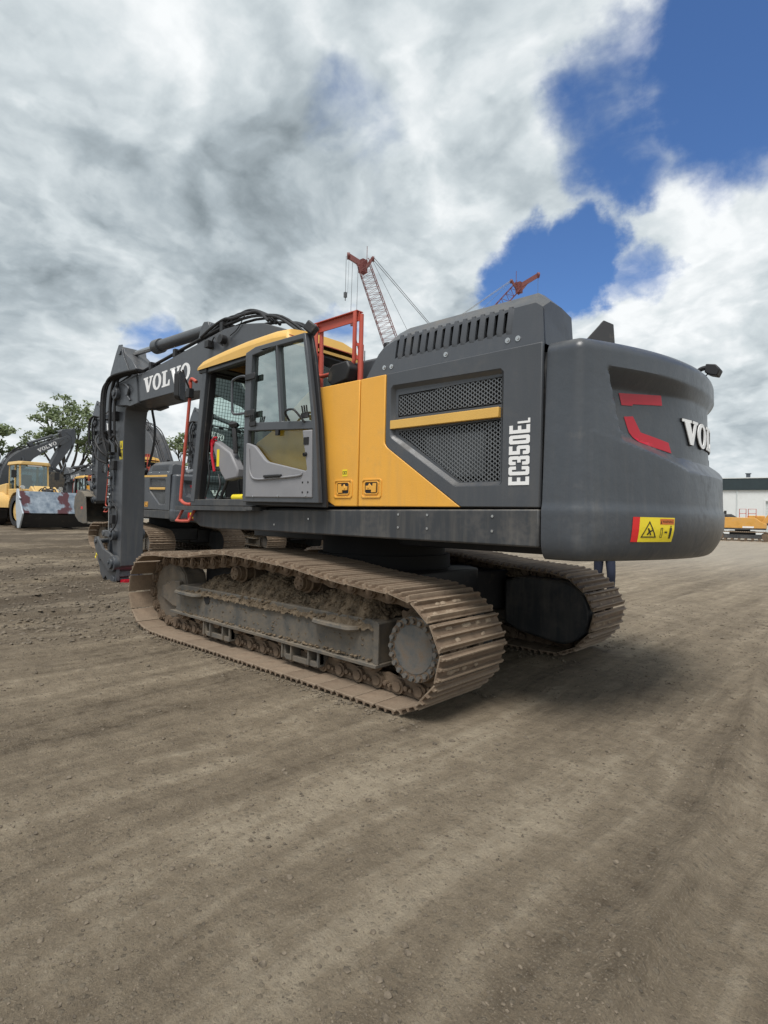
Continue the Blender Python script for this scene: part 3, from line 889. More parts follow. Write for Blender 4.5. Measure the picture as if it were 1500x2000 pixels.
def build_upper(root, model=True):
    G = M['grey']
    # ---- deck
    d = MB()
    d.box(-2.80, 1.75, -1.38, 1.40, 1.36, 1.60)
    d.box(-2.6, 2.1, -.42, .42, 1.22, 1.60)
    deck = d.build('deck_frame', M['black'], root, bevel=.01)
    sk = MB()
    sk.py([(-2.812, 1.335), (.6, 1.345), (1.35, 1.34), (1.70, 1.36), (1.86, 1.43), (1.90, 1.53), (1.90, 1.555), (-2.812, 1.606)], 1.40, SY)
    sk.cut(); sk.py([(-2.812, 1.335), (1.35, 1.34), (1.70, 1.36), (1.86, 1.43), (1.90, 1.606), (-2.812, 1.606)], -SY, -1.40)
    skirt = sk.build('side_skirt', M['dark'], root, bevel=.014)
    bo = MB()
    for x, z in ((-1.52, 1.55), (-1.52, 1.44), (-1.83, 1.55), (-1.83, 1.44), (-2.44, 1.55), (-2.44, 1.44), (-.35, 1.49), (.2, 1.42)):
        bo.cyl((x, SY, z), (x, SY + .006, z), .011, 8); bo.cut()
    bo.build('skirt_bolt', M['steel'], skirt)
    # ---- side door panels
    zt, zp = 2.768, 1.616
    y = MB()
    y.py([(-.722, 1.616), (-1.019, 1.616), (-1.021, zt), (-.33, zt), (.30, 2.40), (.56, 2.30), (.56, 1.95), (-.30, 1.80)], 1.455, SY)
    p1 = y.build('service_door', M['yellow'], root, bevel=.008)
    y = MB()
    y.py([(-1.033, 1.616), (-2.148, 1.616), (-1.372, 2.128), (-1.338, 2.165), (-1.336, 2.20), (-1.336, zt), (-1.035, zt)], 1.455, SY)
    p2 = y.build('service_door', M['yellow'], root, bevel=.008)
    # lower corner piece in front of the yellow door
    y = MB(); y.py([(-.72, 1.612), (-.31, 1.79), (.56, 1.94), (.56, 1.612)], 1.44, 1.485); y.build('corner_panel', M['dark'], root, bevel=.006)
    # latches
    for pp, x0, mir in ((p1, -.956, 1), (p2, -1.319, -1)):
        x1 = x0 + .245
        l = MB()
        def fr_(a, b_, c, e, t_):
            l.plate(cham(a, b_, c, e, .018), [list(reversed(cham(a + t_, b_ + t_, c - t_, e - t_, .012)))], sidefn(SY), 0.0, .008)
        fr_(x0, 1.692, x1, 1.862, .014)
        fr_(x0 + .035, 1.722, x1 - .035, 1.842, .010)
        L1 = l.build('latch_plate', M['yellow'], pp, bevel=.002)
        l = MB(); l.py(cham(x0 + .047, 1.734, x1 - .047, 1.830, .012), SY + .0005, SY + .003)
        l.build('latch_recess', M['black'], pp)
        l = MB(); cx = (x0 + x1) / 2
        pts = [(-.062, -.018), (.005, -.018), (.005, -.042), (.062, -.042), (.062, .040), (.022, .040), (.022, .018), (.0, .018), (-.02, .04), (-.035, .018), (-.062, .018)]
        l.py([(cx + mir * a, 1.782 + b_) for a, b_ in pts], SY + .002, SY + .013)
        l.cyl((cx - .03 * mir, SY + .013, 1.785), (cx - .03 * mir, SY + .017, 1.785), .010, 10)
        l.build('latch', M['yellow'], pp, bevel=.002)
    l = MB(); l.py([(-.885, 1.893), (-.820, 1.893), (-.820, 1.958), (-.885, 1.958)], SY + .0008, SY + .0025)
    st = l.build('sticker', M['label_yellow'], p1)
    l = MB()
    for a in (0, .028):
        l.plate([(-.878 + a, 1.912), (-.878 + a, 1.94), (-.853 + a, 1.94), (-.853 + a, 1.912)], [[(-.873 + a, 1.917), (-.858 + a, 1.917), (-.858 + a, 1.935), (-.873 + a, 1.935)]], sidefn(SY), .0026, .0034)
    l.build('sticker_mark', M['label_black'], p1)
    # ---- grey engine side panel with recess and grilles
    rec = [(-1.405, 2.235), (-1.405, 2.63), (-1.43, 2.655), (-2.48, 2.635), (-2.505, 2.61), (-2.508, 1.80), (-2.485, 1.778), (-2.11, 1.778), (-2.07, 1.795), (-1.43, 2.20)]
    pan = MB()
    outer = [(-2.160, 1.616), (-2.814, 1.616), (-2.814, zt + .008), (-1.348, zt), (-1.348, 2.20), (-1.350, 2.162), (-1.382, 2.124)]
    pan.plate(outer, [rec], sidefn(SY), -.035, 0)
    eng = pan.build('engine_side_panel', G, root, bevel=.007)
    # sloped walls of the recess + floor
    def inset(poly, k):
        cx = sum(p[0] for p in poly) / len(poly); cz = sum(p[1] for p in poly) / len(poly)
        out = []
        n = len(poly)
        for i in range(n):
            a = Vector(poly[i - 1]); b_ = Vector(poly[i]); c = Vector(poly[(i + 1) % n])
            d1 = (b_ - a).normalized(); d2 = (c - b_).normalized()
            n1 = Vector((-d1.y, d1.x)); n2 = Vector((-d2.y, d2.x))
            if (Vector((cx, cz)) - b_).dot(n1) < 0: n1 = -n1
            if (Vector((cx, cz)) - b_).dot(n2) < 0: n2 = -n2
            h = (n1 + n2).normalized()
            out.append(tuple(b_ + h * k / max(.5, h.dot(n1))))
        return out
    rin = inset(rec, .028)
    w_ = MB()
    n = len(rec)
    w_.add([(p[0], SY - .002, p[1]) for p in rec] + [(p[0], SY - .034, p[1]) for p in rin], [(i, (i + 1) % n, (i + 1) % n + n, i + n) for i in range(n)])
    top = [(-1.462, 2.385), (-1.462, 2.575), (-2.476, 2.588), (-2.476, 2.382)]
    low = [(-1.475, 2.235), (-1.475, 2.262), (-2.474, 2.270), (-2.474, 1.812), (-2.125, 1.812)]
    w_.plate(rin, [top, low], sidefn(SY - .034), -.012, 0)
    w_.build('panel_recess', G, eng, fix=True)
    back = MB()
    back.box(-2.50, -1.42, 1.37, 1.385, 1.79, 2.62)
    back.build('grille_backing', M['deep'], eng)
    core = MB()
    core.box(-2.32, -1.75, 1.39, 1.43, 1.86, 2.2)
    for k in range(22):
        core.box(-2.42, -2.40, 1.40, 1.44, 1.83 + k * .0195, 1.84 + k * .0195)
        core.box(-2.385, -2.355, 1.40, 1.445, 1.83 + k * .0195, 1.84 + k * .0195)
    core.build('radiator_core', M['mesh'], eng)
    hexgrid(top, SY - .047).build('grille', M['mesh'], eng, ang=0)
    hexgrid(low, SY - .047).build('grille', M['mesh'], eng, ang=0)
    st = MB()
    st.py([(-1.402, 2.283), (-1.402, 2.357), (-2.474, 2.357), (-2.474, 2.281)], SY - .034, SY + .004)
    st.build('trim_strip', M['pale_yellow'], eng, bevel=.004)
    if model:
        tx = MB()
        # reads upwards: text x -> z, text y -> +x
        k = .152
        word(tx, lambda u, v, dd: (-2.733 + v * .165, SY + dd, 1.776 + u * k * .93), .001, .004, MODEL)
        tx.build('model_lettering', M['white'], eng)
    # ---- right side (plain) and rear closure
    r_ = MB()
    r_.box(-2.81, -.3, -SY, -1.45, 1.616, 2.70)
    r_.cut(); r_.box(-.25, 1.75, -SY, -1.0, 1.616, 2.25)
    r_.build('right_side_panel', G, root, bevel=.02)
    r_ = MB(); r_.box(-2.78, .02, -1.44, 1.36, 1.605, 2.74)
    r_.build('engine_bay_body', M['dark'], root, bevel=.01)
    # ---- hood
    h = MB()
    zb = 2.780
    # side wall with louvre opening; plane leans inward
    def hs(u, v, dd=0):
        return (u, 1.440 - (v - zb) * .16 + dd, v)
    ho = [(-1.045, zb), (-1.165, 2.99), (-1.21, 3.035), (-1.34, 3.085), (-1.45, 3.10), (-2.70, 3.105), (-2.76, 3.06), (-2.800, zb)]
    lou = []
    x0, x1 = -1.372, -2.528
    nl = 14; pit = (x0 - x1) / nl
    for k in range(nl):
        a = x0 - k * pit
        lou.append([(a, 2.912), (a, 3.078), (a - pit * .42, 3.088), (a - pit * .42, 2.925)])
    h.plate(ho, lou, hs, -.02, 0)
    # upper chamfer and top
    def ring(yo, z_, xs_, xe):
        return (xs_, yo, z_), (xe, yo, z_)
    A = [hs(*p) for p in ho[1:7]]                   # upper edge of the wall, front to back
    ZT = [3.03, 3.13, 3.20, 3.235, 3.245, 3.10]
    XI = [-1.13, -1.19, -1.30, -1.42, -2.64, -2.80]
    B = [(x, 1.14 if i < 5 else 1.18, z) for i, (x, z) in enumerate(zip(XI, ZT))]
    Bm = [((a[0] + b_[0]) / 2, (a[1] + b_[1]) / 2 + .03, (a[2] + b_[2]) / 2 + .035) for a, b_ in zip(A, B)]
    Cc = [(x + .01, .99, z - .02) for x, y_, z in B]
    Dd = [(x + .02, .92, zb + (z - zb) * .2) for x, y_, z in B]
    rows = [A, Bm, B, Cc, Dd]
    vs = [p for r in rows for p in r]; k = len(A)
    fs = [(i * k + j, i * k + j + 1, (i + 1) * k + j + 1, (i + 1) * k + j) for i in range(len(rows) - 1) for j in range(k - 1)]
    h.add(vs, fs)
    # front slope and rear face
    f0 = hs(*ho[0]); f1 = hs(*ho[-1])
    h.add([f0, A[0], Bm[0], B[0], Cc[0], Dd[0], (-1.0, .92, zb)], [tuple(range(7))])
    h.add([f1, A[-1], Bm[-1], B[-1], Cc[-1], Dd[-1], (-2.80, .92, zb)], [tuple(range(7))])
    hood = h.build('engine_hood', G, root, ang=50)
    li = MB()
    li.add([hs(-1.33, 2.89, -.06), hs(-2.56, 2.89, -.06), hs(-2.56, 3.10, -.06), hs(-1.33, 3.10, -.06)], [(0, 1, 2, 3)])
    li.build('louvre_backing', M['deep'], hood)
    li = MB()
    for k in range(nl):
        a = x0 - k * pit
        # a scooped fin beside each slot that stands proud of the wall
        q = [hs(a - pit * .44, 2.905, 0), hs(a - pit * .98, 2.90, 0), hs(a - pit * .98, 3.10, 0), hs(a - pit * .44, 3.10, 0)]
        e = [hs(a - pit * .44, 2.94, .016), hs(a - pit * .80, 2.93, .010), hs(a - pit * .86, 3.12, .000), hs(a - pit * .44, 3.12, .010)]
        li.add(q + e, [(4, 5, 6, 7), (0, 4, 7, 3), (0, 1, 5, 4), (1, 2, 6, 5), (2, 3, 7, 6)]); li.cut()
    li.build('louvre_fin', G, hood, bevel=.003)
    li = MB()
    for x, z in ((-1.262, 2.850), (-1.347, 2.846), (-1.934, 2.850), (-2.50, 2.856), (-2.585, 2.855)):
        p = Vector(hs(x, z)); li.cyl(p, p + Vector((0, .007, 0)), .021, 16); li.cyl(p + Vector((0, .007, 0)), p + Vector((0, .014, 0)), .011, 6); li.cut()
    li.build('hood_bolt', M['steel'], hood)
    # lower hood between counterweight and right side, plus exhaust and box by the rail
    q = MB()
    q.px([(.90, zb - .02), (.86, 2.90), (.5, 3.02), (-.9, 3.02), (-1.3, 2.9), (-1.42, zb - .02)], -2.76, -.9)
    q.build('rear_hood', G, root, bevel=.04)
    q = MB(); q.py([(-.42, 2.76), (-.42, 3.04), (-.50, 3.11), (-.95, 3.11), (-1.06, 3.03), (-1.09, 2.76)], .62, 1.05)
    q.build('air_intake_box', G, root, bevel=.03)
    q = MB(); q.cyl((-.72, .52, 2.8), (-.72, .52, 3.22), .075, 20); q.tube([(-.72, .52, 3.2), (-.72, .52, 3.32), (-.77, .52, 3.40)], .06, 14, smooth=4)
    q.build('exhaust_stack', M['black'], root)
    q = MB(); q.box(-.95, -.88, .95, 1.05, 3.10, 3.24); q.build('beacon_bracket', M['black'], root, bevel=.02)
    # lamp beside the rail
    q = MB(); q.py([(-.42, 2.86), (-.44, 2.98), (-.50, 3.02), (-.70, 3.03), (-.74, 2.96), (-.70, 2.84), (-.50, 2.80)], 1.20, 1.36)
    lp = q.build('work_lamp', M['black'], root, bevel=.018)
    # ---- handrail on the deck edge
    R_ = MB()
    rr_ = .021
    R_.tube([(-.14, 1.27, 3.50), (-.14, 1.27, 3.05), (-.165, 1.27, 2.98), (-.24, 1.27, 2.955), (-.60, 1.27, 2.955), (-.68, 1.27, 2.98), (-.71, 1.27, 3.05), (-.71, 1.27, 3.52)], rr_, 10)
    R_.tube([(-.16, 1.215, 2.70), (-.16, 1.215, 3.48)], .022, 10)
    R_.tube([(-.745, 1.215, 2.70), (-.745, 1.215, 3.50)], .022, 10)
    R_.bar((-.11, 1.24, 3.475), (-.74, 1.24, 3.475), .012, .09)
    R_.box(-.74, -.11, 1.19, 1.275, 3.522, 3.530)
    for x in (-.16, -.745):
        R_.cyl((x, 1.215, 2.70), (x, 1.215, 3.20), .029, 10)
        R_.bar((x, 1.215, 3.07), (x + .03, 1.27, 3.07), .01, .03)
        R_.bar((x, 1.215, 3.20), (x + .03, 1.27, 3.20), .01, .03)
    R_.build('handrail', M['rail'], root, ang=40)

    # ---- counterweight: one cast sheet wrapped round the tail with a real recess
    pts = []
    y0c, rc = 1.495, .16
    pts = [(-2.828, 1.495), (-2.93, 1.497), (-3.020, 1.495)]
    for k in range(1, 8):
        a = math.radians(k * 9.0)
        pts.append((-3.020 - .14 * math.sin(a), 1.495 - .14 * (1 - math.cos(a))))
    def rear(y_): return -3.53 + .190 * y_ * y_
    ys_ = np.linspace(1.400, -1.400, 141)
    last = pts[-1]
    for y_ in ys_:
        pts.append((rear(y_), y_))
    pts += [(x, -y_) for x, y_ in reversed(pts[:10])]
    ol = [Vector((a, b_)) for a, b_ in pts]
    nrm = []
    for i_ in range(len(ol)):
        d_ = (ol[min(i_ + 1, len(ol) - 1)] - ol[max(i_ - 1, 0)]).normalized()
        nrm.append(Vector((-d_.y, d_.x)) * -1 if False else Vector((d_.y, -d_.x)))
    # make sure the normals face outwards
    for i_, (p_, q_) in enumerate(zip(ol, nrm)):
        if q_.dot(p_ - Vector((-2.2, 0))) < 0: nrm[i_] = -q_
    zs_ = [1.255, 1.262, 1.278, 1.305, 1.345, 1.40, 1.48, 1.56, 1.59, 1.605, 1.62, 1.64] + list(np.linspace(1.66, 2.70, 84)) + [2.715, 2.735, 2.755, 2.770, 2.782, 2.790]
    def inset_z(z):
        if z < 1.40: return .085 * (1 - math.sqrt(max(0, 1 - ((1.40 - z) / .147) ** 2))) + .004
        if z < 1.59: return .004 * (1.59 - z) / .19
        if z < 1.66: return .014 * sstep(1.59, 1.66, z)
        if z < 2.70: return .014 + .035 * (z - 1.66) / 1.04
        return .049 + .10 * (1 - math.sqrt(max(0, 1 - ((z - 2.70) / .092) ** 2)))
    rp = [(1.270, 2.505), (1.10, 2.115), (.93, 2.030), (-.93, 1.925), (-1.10, 2.115), (-1.27, 2.505)]
    def topz(y_): return 2.595
    def botz(y_):
        a = abs(y_)
        return 1.897 + .263 * max(0, a - .5) + .01 * sstep(.2, .5, a)
    def recess(y_, z):
        a = abs(y_)
        top_ = topz(y_) - z
        # slanted ends
        xe = 1.275 - (2.595 - z) * .215
        end = (xe - a)
        bot = (z - botz(y_))
        if min(top_, end, bot) <= 0: return 0
        f = min(min(1, top_ / .112), min(1, end / .085), min(1, bot / .115))
        return (.040 + .085 * sstep(.25, 1.05, a)) * min(1, f) if f > 0 else 0
    def bulge(y_, z):
        a = abs(y_)
        amp = .012 + .040 * sstep(1.35, .55, a)
        b0_ = botz(y_)
        if z <= b0_: k = 1
        elif a < 1.275 - (2.595 - z) * .215: k = 1 - min(1, (z - b0_) / .115)
        else: k = 1 - sstep(1.95, 2.55, z)
        return amp * k * sstep(1.27, 1.5, z)
    m = MB(); vs = []; nu = len(ol)
    for z in zs_:
        ins = inset_z(z)
        for i_ in range(nu):
            p_ = ol[i_]; q_ = nrm[i_]
            k = ins
            if i_ > 9 and i_ < nu - 10:
                k += recess(p_.y, z) 
                # the belly bulges a little below the recess
                k -= bulge(p_.y, z)
            elif i_ < 3 or i_ > nu - 4:
                k = ins
            v_ = p_ - q_ * k
            if i_ in (0, nu - 1): v_ = Vector((-2.828, v_.y))
            vs.append((v_.x, v_.y, z))
    fs = [(r * nu + i_, r * nu + i_ + 1, (r + 1) * nu + i_ + 1, (r + 1) * nu + i_) for r in range(len(zs_) - 1) for i_ in range(nu - 1)]
    m.add(vs, fs)
    nz = len(zs_)
    m.add([vs[(nz - 1) * nu + i_] for i_ in range(nu)], [tuple(range(nu))])
    m.add([vs[i_] for i_ in range(nu)], [tuple(range(nu))])
    m.add([vs[r * nu] for r in range(nz)] + [vs[r * nu + nu - 1] for r in range(nz)], [tuple(range(nz)) + tuple(range(2 * nz - 1, nz - 1, -1))])
    cw = m.build('counterweight', M['cast'], root, ang=30)
    # positions on the recess floor / belly
    def cwp(y_, z, out):
        i_ = min(range(nu), key=lambda q: abs(ol[q].y - y_) if 9 < q < nu - 10 else 9)
        d1 = Vector((-1, -.38 * y_ * -1 * -1)).normalized()
        n_ = Vector((-1, .38 * y_)).normalized()
        k = inset_z(z) + recess(y_, z) - bulge(y_, z)
        x = rear(y_) - n_.x * k + n_.x * out
        return (x, y_ + n_.y * out - n_.y * k, z)
    def strip(poly, name, mt, par, out=.004, n=10):
        # poly split finely so that it follows the curve
        mm = MB()
        us = [p[0] for p in poly]
        sub = []
        for i_ in range(len(poly)):
            a = poly[i_]; b_ = poly[(i_ + 1) % len(poly)]
            k = max(1, int(abs(a[0] - b_[0]) / .03))
            sub += [(a[0] + (b_[0] - a[0]) * t_ / k, a[1] + (b_[1] - a[1]) * t_ / k) for t_ in range(k)]
        mm.skin(poly, [], cwp, out)
        return mm.build(name, mt, par, fix=False)
    strip([(1.066, 2.455), (.647, 2.479), (.638, 2.404), (.927, 2.387), (.937, 2.374), (1.04, 2.37)], 'reflector', M['red'], cw)
    strip([(1.019, 2.288), (.93, 2.298), (.858, 2.186), (.574, 2.13), (.543, 2.052), (.899, 2.112), (.972, 2.179)], 'reflector', M['red'], cw)
    strip([(-1.066, 2.455), (-.647, 2.479), (-.638, 2.404), (-1.04, 2.37)], 'reflector', M['red'], cw)
    strip([(-1.019, 2.288), (-.93, 2.298), (-.858, 2.186), (-.574, 2.13), (-.543, 2.052), (-.899, 2.112), (-.972, 2.179)], 'reflector', M['red'], cw)
    hL = .200
    t1 = MB(); word(t1, lambda u, v, dd: cwp(.422 - u * hL * 1.42, 2.132 + v * hL, dd), .001, .012)
    t1.build('brand_letter_edge', M['deep'], cw)
    t1 = MB(); word(t1, lambda u, v, dd: cwp(.416 - (u * .995) * hL * 1.42, 2.137 + v * hL * .96, dd), .012, .018)
    t1.build('brand_lettering', M['white'], cw)
    # warning label on the belly
    lx0, lx1, lz0, lz1 = 1.115, .725, 1.392, 1.565
    def lab(u, v): return (lx0 + (lx1 - lx0) * u, lz0 + (lz1 - lz0) * v)
    def ls(poly, name, mt, out): return strip([lab(*p) for p in poly], name, mt, cw, out)
    ls([(0, 0), (.15, 0), (.17, 1), (.02, 1)], 'warning_label', M['label_red'], .003)
    ls([(.15, 0), (1.0, 0), (1.0, 1), (.17, 1)], 'warning_label', M['label_yellow'], .003)
    ls([(.625, .72), (.985, .72), (.985, .95), (.625, .95)], 'label_header', M['label_orange'], .0042)
    q = MB()
    def L2(u, v, dd): return cwp(*lab(u, v), dd)
    q.skin([(.20, .18), (.56, .18), (.38, .86)], [[(.235, .225), (.38, .77), (.525, .225)]], L2, .0052)
    q.skin([(.33, .30), (.37, .42), (.34, .55), (.37, .57), (.40, .46), (.46, .50), (.47, .47), (.41, .40), (.44, .28), (.41, .28), (.39, .37), (.36, .28)], [], L2, .0052)
    q.skin([(.645, .18), (.70, .18), (.70, .58), (.645, .58)], [[(.657, .205), (.688, .205), (.688, .555), (.657, .555)]], L2, .0052)
    q.skin([(.745, .40), (.765, .34), (.765, .375), (.80, .375), (.80, .34), (.82, .40), (.80, .46), (.80, .425), (.765, .425), (.765, .46)], [], L2, .0052)
    q.skin([(.875, .14), (.895, .14), (.90, .36), (.905, .14), (.925, .14), (.93, .56), (.91, .60), (.915, .66), (.90, .69), (.885, .66), (.89, .60), (.87, .56)], [], L2, .0052)
    q.skin([(.635, .75), (.665, .75), (.65, .90)], [], L2, .0058)
    q.build('label_pictogram', M['label_black'], cw, fix=False)
    fc = bpy.data.curves.new('warning_text', 'FONT'); fc.body = 'WARNING'; fc.size = 1.0
    fo = bpy.data.objects.new('warning_text', fc); C.objects.link(fo)
    dg = bpy.context.evaluated_depsgraph_get(); tm = bpy.data.meshes.new_from_object(fo.evaluated_get(dg))
    bpy.data.objects.remove(fo)
    xs_ = [v.co.x for v in tm.vertices]; wx = max(xs_) - min(xs_)
    tw = MB(); tw.add([cwp(*lab(.68 + (v.co.x - min(xs_)) / wx * .28, .78 + v.co.y * .16), .0052) for v in tm.vertices], [tuple(p.vertices) for p in tm.polygons])
    tw.build('warning_text', M['label_black'], cw, ang=0, fix=False)
    # rear camera hood on top and arm lamp
    q = MB(); q.add([(-2.60, .48, 2.98), (-2.84, .22, 2.98), (-2.74, .05, 2.98), (-2.45, .20, 2.98), (-2.74, .24, 3.275), (-2.80, .17, 3.245), (-2.74, .08, 3.24), (-2.68, .15, 3.29)],
                    [(0, 1, 5, 4), (1, 2, 6, 5), (2, 3, 7, 6), (3, 0, 4, 7), (4, 5, 6, 7), (0, 3, 2, 1)])
    q.build('rear_camera_hood', M['black'], cw, bevel=.006)
    q = MB(); q.tube([(-3.20, -.62, 2.78), (-3.24, -.62, 2.87), (-3.29, -.62, 2.93), (-3.36, -.62, 2.945)], .022, 8, smooth=5)
    q.tube([(-3.24, -.60, 2.80), (-3.30, -.60, 2.82), (-3.36, -.6, 2.88)], .006, 6, smooth=4)
    q.build('lamp_arm', M['black'], cw)
    q = MB(); q.py([(-3.34, 2.89), (-3.35, 2.965), (-3.43, 2.95), (-3.465, 2.90), (-3.44, 2.845), (-3.38, 2.865)], -.68, -.56)
    q.build('rear_lamp', M['black'], cw, bevel=.008)

def build_cab(root):
    G = M['grey']
    YO, YI = 1.485, .50
    # floor / sill is the cab part; the rest hangs under it
    f = MB()
    f.box(.08, 1.95, YI, YO, 1.610, 1.690)
    cab = f.build('cab', M['dark'], root, bevel=.008)
    # roof with drooping edge
    r_ = MB()
    rows = []
    for y_, zo in ((1.515, -.05), (1.50, 0), (1.44, .045), (1.2, .075), (.7, .075), (.50, .03), (.46, -.04)):
        rows.append([(1.80, y_, 3.335 + zo * .4), (1.70, y_, 3.375 + zo), (1.30, y_, 3.41 + zo), (.85, y_, 3.435 + zo), (.30, y_, 3.44 + zo), (.06, y_, 3.42 + zo), (.02, y_, 3.35 + zo * .4)])
    k = 7; vs = [p for r in rows for p in r]
    r_.add(vs, [(i * k + j, i * k + j + 1, (i + 1) * k + j + 1, (i + 1) * k + j) for i in range(6) for j in range(6)])
    for rr_ in (rows[0], rows[-1]):
        r_.add(list(rr_) + [(.02, rr_[0][1], 3.30), (1.81, rr_[0][1], 3.285)], [tuple(range(9))])
    r_.add([rows[0][0], rows[-1][0], (1.81, .46, 3.285), (1.81, 1.515, 3.285)], [(0, 1, 2, 3)])
    r_.add([rows[0][-1], rows[-1][-1], (.02, .46, 3.30), (.02, 1.515, 3.30)], [(0, 1, 2, 3)])
    r_.build('cab_roof', M['pale_yellow'], cab, ang=50)
    r_ = MB(); r_.box(.012, .018, .48, 1.50, 3.375, 3.385); r_.build('roof_seam', M['rail'], cab)
    # pillars (each a real post)
    def post(name, p0, p1, w1, w2, up=(0, 1, 0), mt=G):
        b_ = MB(); b_.bar(p0, p1, w1, w2, up); return b_.build(name, mt, cab, bevel=.008)
    post('front_pillar', (1.905, 1.445, 1.66), (1.690, 1.445, 3.30), .10, .09)
    post('front_pillar', (1.86, 1.40, 1.66), (1.645, 1.40, 3.30), .06, .09, mt=M['black'])
    post('front_pillar', (1.90, .54, 1.66), (1.69, .54, 3.30), .07, .08, mt=M['black'])
    post('door_pillar', (.66, 1.445, 1.66), (.66, 1.445, 3.30), .09, .08, mt=M['black'])
    post('rear_pillar', (.11, 1.445, 1.66), (.11, 1.445, 3.30), .07, .08, mt=M['black'])
    post('rear_pillar', (.11, .54, 1.66), (.11, .54, 3.30), .07, .08, mt=M['black'])
    post('roof_rail', (1.70, 1.455, 3.27), (.08, 1.455, 3.30), .07, .06)
    post('roof_rail', (1.70, .53, 3.27), (.08, .53, 3.30), .07, .06, mt=M['black'])
    post('roof_rail', (1.70, .53, 3.27), (1.70, 1.455, 3.27), .07, .06, mt=M['black'])
    post('roof_rail', (.09, .53, 3.24), (.09, 1.455, 3.24), .05, .12, mt=M['black'])
    b_ = MB(); b_.box(.06, .11, .52, 1.46, 1.69, 2.45); b_.build('rear_wall', M['black'], cab, bevel=.01)
    b_ = MB(); b_.box(.15, .60, 1.43, 1.46, 1.69, 2.30); b_.build('side_wall', M['black'], cab, bevel=.01)
    b_ = MB(); b_.box(1.62, 1.79, .50, 1.50, 3.245, 3.30); b_.build('visor_strip', M['black'], cab)
    # headliner with skylight opening
    b_ = MB(); b_.plate([(.10, .52), (1.68, .52), (1.68, 1.45), (.10, 1.45)], [[(.75, .66), (.75, 1.34), (1.45, 1.34), (1.45, .66)]], lambda u, v, dd: (u, v, 3.262 + dd), 0, .02)
    b_.build('headliner', M['black'], cab)
    # glass
    def pane(name, pts_, mt=None, th=None):
        g_ = MB(); g_.add(pts_, [tuple(range(len(pts_)))]); return g_.build(name, mt or M['glass'], cab, ang=0, fix=False)
    pane('windshield', [(1.93, .57, 1.72), (1.93, 1.40, 1.72), (1.72, 1.40, 3.25), (1.72, .57, 3.25)])
    pane('rear_window', [(.085, .57, 2.46), (.085, 1.42, 2.46), (.085, 1.42, 3.18), (.085, .57, 3.18)])
    pane('right_window', [(1.87, .53, 1.72), (.14, .53, 1.72), (.14, .53, 3.24), (1.68, .53, 3.24)])
    pane('side_window', [(.62, 1.46, 2.31), (.15, 1.46, 2.31), (.15, 1.46, 3.26), (.62, 1.46, 3.26)])
    # guard mesh on the right window
    g_ = MB()
    for k in range(21):
        y_ = .575 + k * .0415
        g_.bar((1.955, y_, 1.76), (1.745, y_, 3.24), .0034, .0034)
    for k in range(36):
        z = 1.78 + k * .0415
        x = 1.955 - (z - 1.76) * .142
        g_.bar((x, .57, z), (x, 1.41, z), .0034, .0034)
    g_.build('guard_mesh', M['black'], cab, ang=0)
    # open door folded back against the side
    YD = 1.575
    dm = MB()
    outer = [(.600, 1.655), (.598, 3.262), (.42, 3.300), (-.392, 3.290), (-.445, 3.05), (-.565, 2.40), (-.648, 1.64)]
    w1 = [(.505, 2.500), (.475, 3.215), (.085, 3.240), (-.015, 2.465)]
    w2 = [(-.050, 2.462), (.045, 3.240), (-.365, 3.235), (-.455, 2.78), (-.515, 2.425)]
    w3 = [(.520, 2.415), (-.535, 2.345), (-.555, 1.700), (.530, 1.712)]
    dm.plate(outer, [w1, w2, w3], lambda u, v, dd: (u, YD + dd, v), 0, .055)
    door = dm.build('cab_door', G, root, bevel=.008)
    e = MB()
    e.plate([(.615, 1.625), (.612, 3.28), (-.42, 3.31), (-.49, 3.05), (-.605, 2.40), (-.695, 1.60)], [[(.575, 1.68), (.575, 3.235), (-.375, 3.26), (-.43, 3.05), (-.545, 2.40), (-.625, 1.665)]], lambda u, v, dd: (u, YD - .03 + dd, v), 0, .03)
    e.build('door_seal', M['black'], door, bevel=.006)
    g_ = MB(); g_.add([(.50, YD + .012, 2.44), (.46, YD + .012, 3.235), (-.38, YD + .012, 3.25), (-.53, YD + .012, 2.40)], [(0, 1, 2, 3)])
    g_.build('door_glass', M['door_glass_upper'], door, ang=0, fix=False)
    g_ = MB(); g_.add([(.52, YD + .010, 2.42), (-.53, YD + .010, 2.35), (-.555, YD + .010, 1.72), (.53, YD + .010, 1.72)], [(0, 1, 2, 3)])
    g_.build('door_glass', M['door_glass'], door, ang=0, fix=False)
    pn = MB()
    pn.plate([(.540, 2.275), (.520, 2.285), (.40, 2.250), (.36, 2.225), (.205, 2.095), (.150, 2.065), (-.450, 1.950), (-.475, 1.96), (-.395, 2.342), (-.533, 2.338), (-.560, 1.690), (.535, 1.702)], [], lambda u, v, dd: (u, YD + .02 + dd, v), 0, .045)
    inner = pn.build('door_inner_panel', M['door_grey'], door, bevel=.014, seg=3)
    q = MB(); q.tube([(.475, YD + .072, 2.22), (.45, YD + .072, 2.0), (.40, YD + .072, 1.915), (.33, YD + .072, 1.892), (.18, YD + .072, 1.888), (-.35, YD + .072, 1.905), (-.41, YD + .070, 1.935)], .011, 8, smooth=5)
    q.build('panel_ridge', M['door_grey'], door)
    q = MB(); q.box(-.10, .182, YD + .062, YD + .095, 1.900, 1.928); q.build('door_pull', M['black'], door, bevel=.008)
    q = MB()
    q.box(-.50, -.425, YD + .060, YD + .070, 2.20, 2.27); q.cyl((-.46, YD + .06, 2.11), (-.46, YD + .09, 2.10), .02, 8)
    for x, z in ((-.42, 1.84), (-.50, 1.84), (-.42, 1.745), (-.50, 1.745)): q.cyl((x, YD + .06, z), (x, YD + .069, z), .009, 8)
